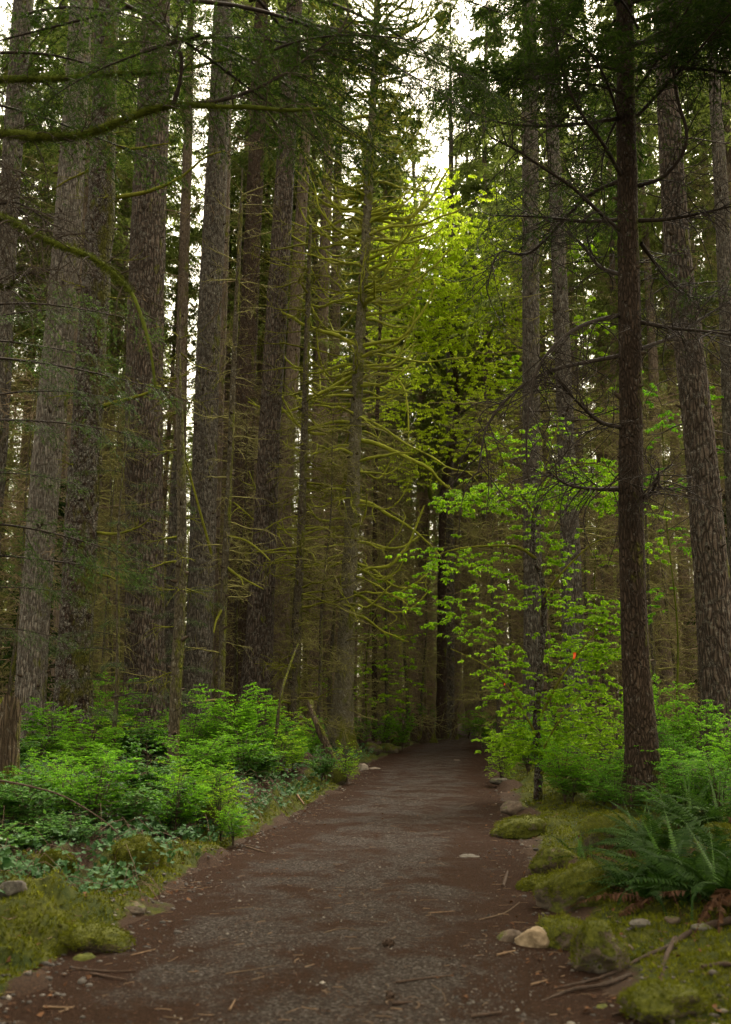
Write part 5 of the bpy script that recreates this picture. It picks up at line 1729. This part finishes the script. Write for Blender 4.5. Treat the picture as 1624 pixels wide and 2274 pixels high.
RK = [
    (1190, 2122, 80, 58, 'stone_tan', 'angular tan stone lying clean at the right edge of the trail', 1, .8, 1., 0.),
    (1140, 2108, 70, 38, 'stone_brown', 'low brown stone half behind the angular tan stone', 2, .8, .2, 0.),
    (1262, 2120, 130, 84, 'stone_half', 'brown boulder with mossy flank between the tan stone and the peaked mossy one', 3, .8, .3, 0.),
    (1335, 2160, 140, 118, 'stone_half', 'peaked boulder draped in moss, largest at the lower right of the trail', 4, .9, .5, 0.),
    (1292, 2010, 170, 84, 'stone_moss', 'long dark mossy boulder pointing at the trail below the ferns', 5, .7, .2, .35),
    (1232, 1945, 110, 62, 'stone_half', 'square mossy rock with a pale lichen patch', 6, .8, .4, .0),
    (1195, 1985, 90, 34, 'stone_half', 'flat mossy rock sloping into the trail below the lichen patched one', 7, .8, .2, .2),
    (1362, 1885, 120, 78, 'stone_moss', 'bright yellow mossy boulder left of the big fern', 8, .8, .4, .15),
    (1165, 1862, 125, 46, 'stone_moss', 'low long mossy rock at the right trail edge by the maple', 9, .7, .1, .1),
    (1145, 1812, 62, 26, 'stone_brown', 'bare brownish rock behind the low long mossy one', 10, .7, .3, 0),
    (1040, 1914, 62, 16, 'stone_grey', 'flat pale stone embedded in the middle right of the trail', 11, .7, .2, 0),
    (1062, 2086, 44, 12, 'stone_brown', 'small flat brown stone in the trail left of the tan one', 12, .8, .2, 0),
    (1425, 2058, 44, 15, 'stone_grey', 'flat grey stone behind the peaked boulder', 13, .8, .3, 0),
    (1495, 2050, 36, 14, 'stone_brown', 'round brown stone right of the flat grey one', 14, .8, .1, 0),
    (1562, 2066, 46, 13, 'stone_grey', 'flat stone near the right edge above the thick root', 15, .8, .2, 0),
    (1392, 2115, 34, 18, 'stone_brown', 'small reddish stone resting on the moss right of the peaked boulder', 16, .8, .1, 0),
    (1480, 2260, 180, 60, 'stone_half', 'large dim boulder at the bottom right edge of the photo', 17, .8, .2, 0),
    (1348, 2262, 60, 26, 'stone_brown', 'reddish stone beside the dim bottom boulder', 18, .8, .4, 0),
    (1225, 2232, 26, 15, 'stone_pale', 'small pale round pebble on the trail at bottom right', 19, .9, .1, 0),
    (112, 1955, 90, 62, 'stone_moss', 'rounded rock capped with bright moss under the left ivy', 20, .8, .1, 0),
    (22, 1985, 70, 40, 'stone_grey', 'bare grey stone poking from the moss at the left edge', 21, .8, .5, 0),
    (205, 2125, 150, 44, 'stone_half', 'low dark rock in the moss at the left trail edge', 22, .7, .2, -.15),
    (185, 2150, 60, 30, 'stone_half', 'small mossy rock in front of the low dark one', 23, .8, .2, 0),
    (292, 2030, 60, 24, 'stone_brown', 'small brown rock sunk in the left moss bank', 24, .8, .2, 0),
    (300, 1940, 110, 70, 'stone_moss', 'mossy hump under the ivy beside the rounded capped rock', 25, .8, .1, 0),
    (440, 1838, 110, 44, 'stone_moss', 'yellow mossy hump below the little bush left of the trail', 26, .7, .1, 0),
    (690, 2010, 26, 10, 'stone_grey', 'tiny grey stone on the left third of the trail', 27, .9, .1, 0),
    (745, 1738, 52, 36, 'stone_moss', 'round golden mossy rock at the left trail edge halfway along', 28, .8, .1, 0),
    (808, 1712, 26, 22, 'stone_pale', 'white faced stone beside the golden mossy rock', 29, .8, .5, .3),
    (832, 1712, 30, 8, 'stone_pale', 'flat pale stone on the trail beside the white faced one', 30, .8, .2, 0),
    (825, 1674, 42, 26, 'stone_moss', 'first mossy rock of the row before the trail end, on the left', 31, .8, .1, 0),
    (862, 1672, 44, 22, 'stone_moss', 'second mossy rock of the row before the trail end', 32, .8, .1, 0),
    (885, 1656, 50, 28, 'stone_moss', 'largest and last mossy rock of the row before the trail end', 33, .8, .1, 0),
    (1027, 1636, 50, 30, 'stone_pale', 'pale rock pile where the trail disappears', 34, .8, .5, 0),
    (945, 1642, 36, 16, 'stone_half', 'low mossy rock at the left corner where the trail disappears', 35, .8, .2, 0),
    (985, 1640, 30, 14, 'stone_moss', 'small mossy rock below the dark maple trunk', 36, .8, .2, 0),
    (1015, 1692, 18, 5, 'stone_pale', 'small pale flat stone in the far trail', 37, .8, .2, 0),
    (1110, 1750, 40, 12, 'stone_grey', 'small bare rock in the moss at the maple foot', 38, .8, .2, 0),
    (1400, 1790, 90, 36, 'stone_moss', 'shadowed mossy hump at the foot of the dark near hemlock', 39, .8, .2, 0),
    (1610, 1870, 80, 40, 'stone_moss', 'dark mossy hump behind the ferns at the right edge', 40, .8, .2, 0),
]
for i, (px, py, w, h, m, lab, sd_, dp, an, ro) in enumerate(RK):
    big = w > 75
    rock(px, py, w, h, m, lab, sd_ * 7 + 3, dp, an, ro, 'boulder' if w > 100 else 'rock', 9000 if (m == 'stone_moss' and big) else (4200 if m == 'stone_half' and big else 0), 5 if big else 4)

# ------------------------------------------------------------------ ferns
def frond_mesh(seed, mat, L=1.0, arch=.35, pairs=34, pw=.11, curl=False, droop=0.5, dead=False):
    r = rng(seed)
    n = 22
    k = np.linspace(0, 1, n)
    if curl:
        x = L * (.16 * k + .10 * k ** 3)
        z = L * (k - .06 * k ** 2)
        th = np.clip((k - .9) / .1, 0, 1) * 4.4
        x = x + L * .022 * (1 - np.cos(th)) * (th > 0)
        z = z - L * .03 * (th / 4.4) ** 2 + L * .02 * np.sin(th)
        y = L * .03 * np.sin(k * 3 + seed)
    else:
        # rising then arching over
        a = np.linspace(1.05, 1.05 - 1.75 * (arch + .3), n)
        st = L / (n - 1)
        x = np.concatenate([[0], np.cumsum(np.cos(a[1:]) * st)])
        z = np.concatenate([[0], np.cumsum(np.sin(a[1:]) * st)])
        y = L * .06 * np.sin(k * 2 + seed)
    c = np.stack([x, y, z], -1)
    V, Q = tubes(c[None], (.0035 * (1.1 - k))[None] + .0007, 4)
    g = Geo().add(V, Q=Q)
    s = np.linspace(.10, .985, pairs)
    pos, t = on_curves(c[None], s[None])
    pos, t = pos[0], t[0]
    side = unit(np.cross(t, np.array([0, 0, 1.]) + 0 * t) + 1e-5)
    up = np.cross(side, t)
    wl = pw * np.clip(np.sin(np.clip(s * 1.05 + .12, 0, 1) ** .75 * np.pi), .12, 1) * r.uniform(.9, 1.1, pairs)
    if curl: wl = wl * .45
    for sg in (1, -1):
        d = side * sg + t * .28 + up * (-.15 if not dead else -.7) + r.normal(0, .07 if not dead else .35, (pairs, 3))
        nr = up + r.normal(0, .15 if not dead else .6, (pairs, 3))
        du = unit(d)
        sd_ = unit(np.cross(du, nr))
        nn = np.cross(sd_, du)
        l = wl[:, None]
        w = L * .88 / pairs * .42 * np.ones((pairs, 1))
        a0 = pos
        V = np.stack([a0 + sd_ * w * .9, a0 - sd_ * w * .9, a0 + du * l * .55 - sd_ * w * .8 - nn * l * .02, a0 + du * l * .55 + sd_ * w * .8 - nn * l * .02, a0 + du * l - nn * l * .12], 1)
        kk = np.arange(pairs)[:, None] * 5
        g.add(V.reshape(-1, 3), T=kk + np.array([[3, 2, 4]]), Q=kk + np.array([[0, 1, 2, 3]]))
    return g.mesh('frond', mat, False)
FG = [frond_mesh(i, M['fern'], 1., .25 + .13 * i, 36, .10) for i in range(4)]
FY = [frond_mesh(10 + i, M['fern_young'], 1., 0, 34, .09, True) for i in range(2)]
FD = [frond_mesh(20 + i, M['fern_dead'], 1., .55 + .15 * i, 30, .08, dead=True) for i in range(2)]

def fern(px, py, size, lab, ng, ny, nd, seed, dir0=None, spread=6.28):
    p = G(px, py)
    e = empty('sword_fern', p, lab, 'fern')
    r = rng(seed)
    for i in range(ng):
        a = (i + r.uniform(-.3, .3)) / ng * spread + (dir0 or 0)
        o = ob('frond', FG[i % 4], e)
        o.rotation_euler = (r.normal(0, .35), r.uniform(-.3, .5), a + r.normal(0, .2))
        s = size * r.uniform(.75, 1.1)
        o.scale = (s, s, s)
        o.location = (math.cos(a) * .04, math.sin(a) * .04, .03)
    for i in range(ny):
        o = ob('frond', FY[i % 2], e, label='young upright frond with a curled golden tip')
        o.rotation_euler = (r.normal(0, .12), r.uniform(-.2, .2), r.uniform(0, 6.28))
        s = size * r.uniform(.6, .85)
        o.scale = (s * .9, s * .9, s)
        o.location = (r.normal(0, .05), r.normal(0, .05), .03)
    for i in range(nd):
        a = r.uniform(0, 6.28)
        o = ob('frond', FD[i % 2], e, label='withered rust brown frond hanging low')
        o.rotation_euler = (r.normal(0, .3), r.uniform(.35, .8), a)
        s = size * r.uniform(.7, 1.05)
        o.scale = (s, s, s)
        o.location = (math.cos(a) * .05, math.sin(a) * .05, .06)
fern(1505, 1985, 1.0, 'largest sword fern, its arching fronds above the long mossy boulder', 36, 2, 12, 1)
fern(1600, 2010, 1.0, 'sword fern at the right edge with dark fronds hanging to the root', 32, 2, 9, 2)
fern(1298, 1925, .50, 'small sword fern with upright curled fronds beside the lichen patched rock', 8, 5, 4, 3)
fern(1425, 1880, .85, 'sword fern behind the bright mossy boulder, under the dark hemlock', 16, 2, 3, 4)
fern(1535, 1850, 1.0, 'tall sword fern with fiddleheads right of the hemlock foot', 20, 3, 3, 5)
fern(1610, 1840, 1.0, 'upright sword fern at the right edge below the bushes', 18, 3, 3, 6)
fern(1400, 1985, .62, 'low drooping sword fern with rusty fronds over the long mossy boulder', 14, 1, 7, 7)
fern(650, 1760, .45, 'small pale fern low among the herbs by the left trail edge', 10, 2, 1, 8)
fern(1470, 1905, .9, 'sword fern between the bright mossy boulder and the largest fern', 24, 1, 3, 10)
fern(1565, 1795, 1.0, 'sword fern in the shade below the right hand bushes', 22, 1, 2, 11)
fern(1620, 1930, 1.0, 'sword fern half out of the frame above the thick root', 24, 1, 4, 12)
fern(1450, 2010, .75, 'sword fern spilling dark fronds towards the flat grey stone', 20, 0, 5, 9)

# ------------------------------------------------------------------ roots, sticks, stumps
def tubeobj(name, pts, r0, r1, mat, lab, cat, n=18, sides=8, seed=0, bumpy=.12):
    c = resample(np.array(pts, float), n)
    org = c.mean(0)
    k = np.linspace(0, 1, n)
    r_ = rng(seed + 9)
    rad = (r0 + (r1 - r0) * k) * (1 + bumpy * r_.normal(0, 1, n))
    V, Q = tubes((c - org)[None], rad[None], sides)
    g = Geo().add(V, Q=Q)
    m = len(V)
    cap = [[0 * sides + j for j in range(sides)], [(n - 1) * sides + j for j in range(sides)][::-1]]
    for ring, cc in ((cap[0], c[0] - org), (cap[1], c[-1] - org)):
        Vc = np.vstack([V[ring], cc[None]])
        T = [[(j + 1) % sides, j, sides] for j in range(sides)]
        g.add(Vc, T=T)
    return ob(name, g.mesh(name, M[mat]), None, org, label=lab, cat=cat)

def onground(pl, lift):
    out = []
    for i, (px, py) in enumerate(pl):
        g = G(px, py)
        z = max(g[2], float(path_z(np.array([g[0]]), np.array([g[1]]))[0]))
        out.append((g[0], g[1], z + (lift[i] if hasattr(lift, '__len__') else lift)))
    return out
tubeobj('root', onground([(1650, 2045), (1590, 2062), (1530, 2078), (1490, 2100)], [.02, .03, .015, -.01]), .030, .018, 'root', 'thick bare root entering from the right edge', 'root', seed=1)
tubeobj('root', onground([(1500, 2085), (1480, 2130), (1470, 2180), (1465, 2220)], [.0, .012, .005, -.01]), .020, .010, 'root', 'root dropping from the thick one towards the bottom', 'root', seed=2)
tubeobj('root', onground([(1500, 2098), (1430, 2130), (1370, 2160), (1310, 2190), (1230, 2215)], [.0, .012, .008, .010, -.004]), .016, .007, 'root', 'long thin root running down left across the moss to the trail', 'root', seed=3)
tubeobj('root', onground([(1400, 2165), (1340, 2195), (1270, 2225), (1200, 2245)], [.0, .02, .015, -.005]), .014, .006, 'root', 'lower thin root parallel to the long one', 'root', seed=4)
tubeobj('root', onground([(1640, 2150), (1600, 2150), (1560, 2155)], .02), .018, .010, 'root', 'short root stub at the right edge below the thick root', 'root', seed=5)
STK = [
    ([(1065, 2060), (1120, 2045), (1155, 2020)], .007, 'stick', 'long bent pale stick on the trail pointing at the tan stone'),
    ([(1105, 2142), (1145, 2132)], .012, 'chip', 'broad pale wood chip on the trail below the tan stone'),
    ([(1305, 2120), (1370, 2112)], .012, 'stick', 'stick lying across the moss right of the peaked boulder'),
    ([(952, 2045), (1010, 2040)], .007, 'chip', 'orange tinted stick across the middle of the trail'),
    ([(935, 2015), (975, 2013)], .005, 'stick', 'short straight stick above the orange tinted one'),
    ([(160, 2172), (235, 2180), (300, 2178)], .010, 'stick_dark', 'dark stick at the left trail edge below the mossy rocks'),
    ([(290, 2142), (345, 2128)], .007, 'chip', 'pale stick slanting right of the small mossy rock'),
    ([(95, 2262), (160, 2264)], .010, 'chip', 'straight pale stick in the bottom left corner'),
    ([(510, 2268), (522, 2245)], .009, 'chip', 'small upright orange chip at the bottom of the trail'),
    ([(200, 2185), (280, 2200)], .012, 'stick_dark', 'dark bark strip near the bottom left corner'),
    ([(500, 2185), (620, 2165)], .005, 'stick', 'thin pale stick across the left of the trail'),
    ([(660, 1778), (676, 1790)], .03, 'chip', 'bright broken branch end at the left trail edge halfway'),
    ([(870, 2255), (915, 2252)], .014, 'stick_dark', 'dark thick twig at the bottom of the trail'),
    ([(1045, 2285), (1115, 2275)], .014, 'stick_dark', 'dark stick lying at the bottom centre right'),
    ([(545, 1890), (590, 1905)], .012, 'stick', 'brown stick beside the left moss edge of the trail'),
    ([(510, 2035), (560, 2030)], .006, 'stick', 'thin stick across the left of the trail near the moss'),
    ([(1118, 1985), (1128, 1950)], .022, 'stick_dark', 'short dark stub of wood left of the flat mossy rock'),
    ([(1180, 2210), (1215, 2200)], .009, 'chip', 'pale chip in the lower right beside the pebble'),
    ([(1415, 2225), (1435, 2200)], .016, 'chip', 'orange wood chip below the root on the right'),
    ([(960, 2210), (985, 2230), (990, 2250)], .005, 'stick', 'forked pale twig near the bottom of the trail'),
    ([(720, 2090), (760, 2080), (800, 2086)], .005, 'stick', 'hair thin twig in the centre of the trail'),
    ([(880, 2205), (950, 2195), (1000, 2190)], .010, 'stick_dark', 'dark bark sliver in the lower centre of the trail'),
    ([(610, 1800), (640, 1808)], .010, 'stick', 'brown twig on the far left edge of the trail'),
    ([(1020, 1800), (1055, 1790)], .007, 'stick', 'bent twig on the right of the trail far off'),
    ([(330, 1965), (400, 1990), (470, 1985)], .008, 'stick', 'twig lying over the left moss bank'),
    ([(1360, 2280), (1420, 2240), (1500, 2200)], .009, 'stick_dark', 'thin dark root-like stick over the bottom right litter'),
]
for i, (pl, rad, m, lab) in enumerate(STK):
    nm = 'wood_chip' if m == 'chip' else 'stick'
    tubeobj(nm, onground(pl, rad * .5 + .003), rad * .75, rad * .4, m, lab, 'stick', 8, 6, i + 30, .1)

def cone(px, py, lab):
    g0 = G(px, py)
    z = max(g0[2], float(path_z(np.array([g0[0]]), np.array([g0[1]]))[0]))
    r_ = rng(int(px))
    g = Geo()
    k = np.linspace(0, 1, 9)
    c = np.stack([(k - .5) * .085, 0 * k, 0 * k + .018], -1)
    V, Q = tubes(c[None], (.016 * np.sin(k * 2.9 + .15))[None] + .002, 8)
    g.add(V, Q=Q)
    n = 90
    kk = r_.uniform(.05, .98, n)
    a = r_.uniform(0, 6.28, n)
    rad = .016 * np.sin(kk * 2.9 + .15)
    pos = np.stack([(kk - .5) * .085, np.cos(a) * rad, .018 + np.sin(a) * rad], -1)
    d = np.stack([np.full(n, .7), np.cos(a), np.sin(a)], -1)
    V, T = rhombs(pos, d, d + r_.normal(0, .3, (n, 3)), np.full(n, .014), np.full(n, .012), .1)
    g.add(V, T)
    o = ob('fir_cone', g.mesh('fir_cone', M['stick_dark'], False), None, (g0[0], g0[1], z), label=lab, cat='cone')
    o.rotation_euler.z = px * .7
cone(868, 2240, 'dark fir cone lying on the trail near the bottom')
cone(862, 2118, 'dark cone on the trail right of centre, upper one of the two')

# stump at the left edge and others
def stump(px, py, d, wpx, top, lab, seed, name='broken_stump', mat='stump'):
    x = P(px, py, d)[0]
    g0 = gz(x, d)
    H = P(px, top, d)[2] - g0
    w = wpx / 2 / F * d
    r_ = rng(seed)
    z = np.linspace(-.15, H, 22)
    C = np.stack([0 * z, 0 * z, z], -1)
    g = ring_mesh(C, w * (1 + .5 * np.exp(-z.clip(0) / .25)), 28, seed, (.3, .3, 4), .06, fiss=.015)
    V = g.V[0]
    jag = (r_.normal(0, .06, 28) + .12 * np.sin(np.arange(28) * .4)).astype(np.float32)
    V[-28:, 2] += jag * H * .6
    c = V[-28:].mean(0)
    Vc = np.vstack([V[-28:], c - np.array([0, 0, .08])])
    g.add(Vc, T=[[j, (j + 1) % 28, 28] for j in range(28)])
    return ob(name, g.mesh(name, M[mat]), None, (x, d, g0), label=lab, cat='stump')
stump(18, 1640, 13.5, 52, 1560, 'broken weathered stump at the left edge of the photo', 3)
stump(952, 1630, 45, 26, 1592, 'short dark stump left of the dark maple trunk at the trail end', 4)
stump(925, 1625, 46, 24, 1588, 'black rotten stump behind the row of mossy rocks', 5)
stump(1010, 1630, 49, 12, 1600, 'tiny post-like stump behind the pale rock pile', 6)

def P3(px, py, d, off=0):
    return tuple(P(px, py, d) + np.array([0, 0, off]))
x0 = P(612, 1560, 21)
tubeobj('leaning_snag', [(x0[0] - .05, 21, gz(x0[0], 21) - .1), P3(622, 1560, 21.2), P3(640, 1490, 21.6), P3(662, 1430, 22)], .045, .02, 'twig_olive_', 'mossy dead pole leaning right beside the furrowed fir', 'log', 20, 9, 2)
tubeobj('leaning_snag', [(P(700, 1600, 23)[0] + .5, 23, gz(P(700, 1600, 23)[0], 23)), P3(697, 1590, 23.3), P3(690, 1560, 23.8)], .09, .07, 'stump', 'short reddish broken pole left of the central spruce', 'log', 10, 9, 3)
tubeobj('fallen_branch', [P3(-30, 1728, 9.4), P3(60, 1745, 9.3), P3(140, 1768, 9.2), P3(220, 1815, 9.1), P3(262, 1850, 9.1)], .010, .005, 'stick_dark', 'long bare brown branch slanting over the ivy from the left edge', 'branch', 20, 6, 4)
# orange flagging tapes in the maple
def tape(px, py, d, w, h, lab):
    p = P(px, py, d)
    g = Geo()
    n = 7
    k = np.linspace(0, 1, n)
    a = np.stack([w * (-.5 + .15 * np.sin(k * 5)), .01 * np.sin(k * 6), -h * k], -1)
    b = a + np.array([w, .012, .01]) * (1 - .25 * k)[:, None]
    o_ = np.array([0, .0015, 0])
    V = np.concatenate([a, b, a + o_, b + o_])
    Q = []
    for i in range(n - 1):
        Q += [[i, i + 1, n + i + 1, n + i], [2 * n + i, 3 * n + i, 3 * n + i + 1, 2 * n + i + 1]]
    g.add(V, Q=Q)
    t_ = NT('orange_tape')
    m = t_.out((.85, .12, .02), .5, None, .4, .3)
    ob('flagging_tape', g.mesh('flagging_tape', m, False), None, p, label=lab, cat='tape')
tape(1276, 1450, 15.9, .05, .10, 'small orange tape hanging in the vine maple leaves')
tape(1121, 1518, 15.9, .02, .035, 'tiny red tape dot hanging left of the crooked maple stem')
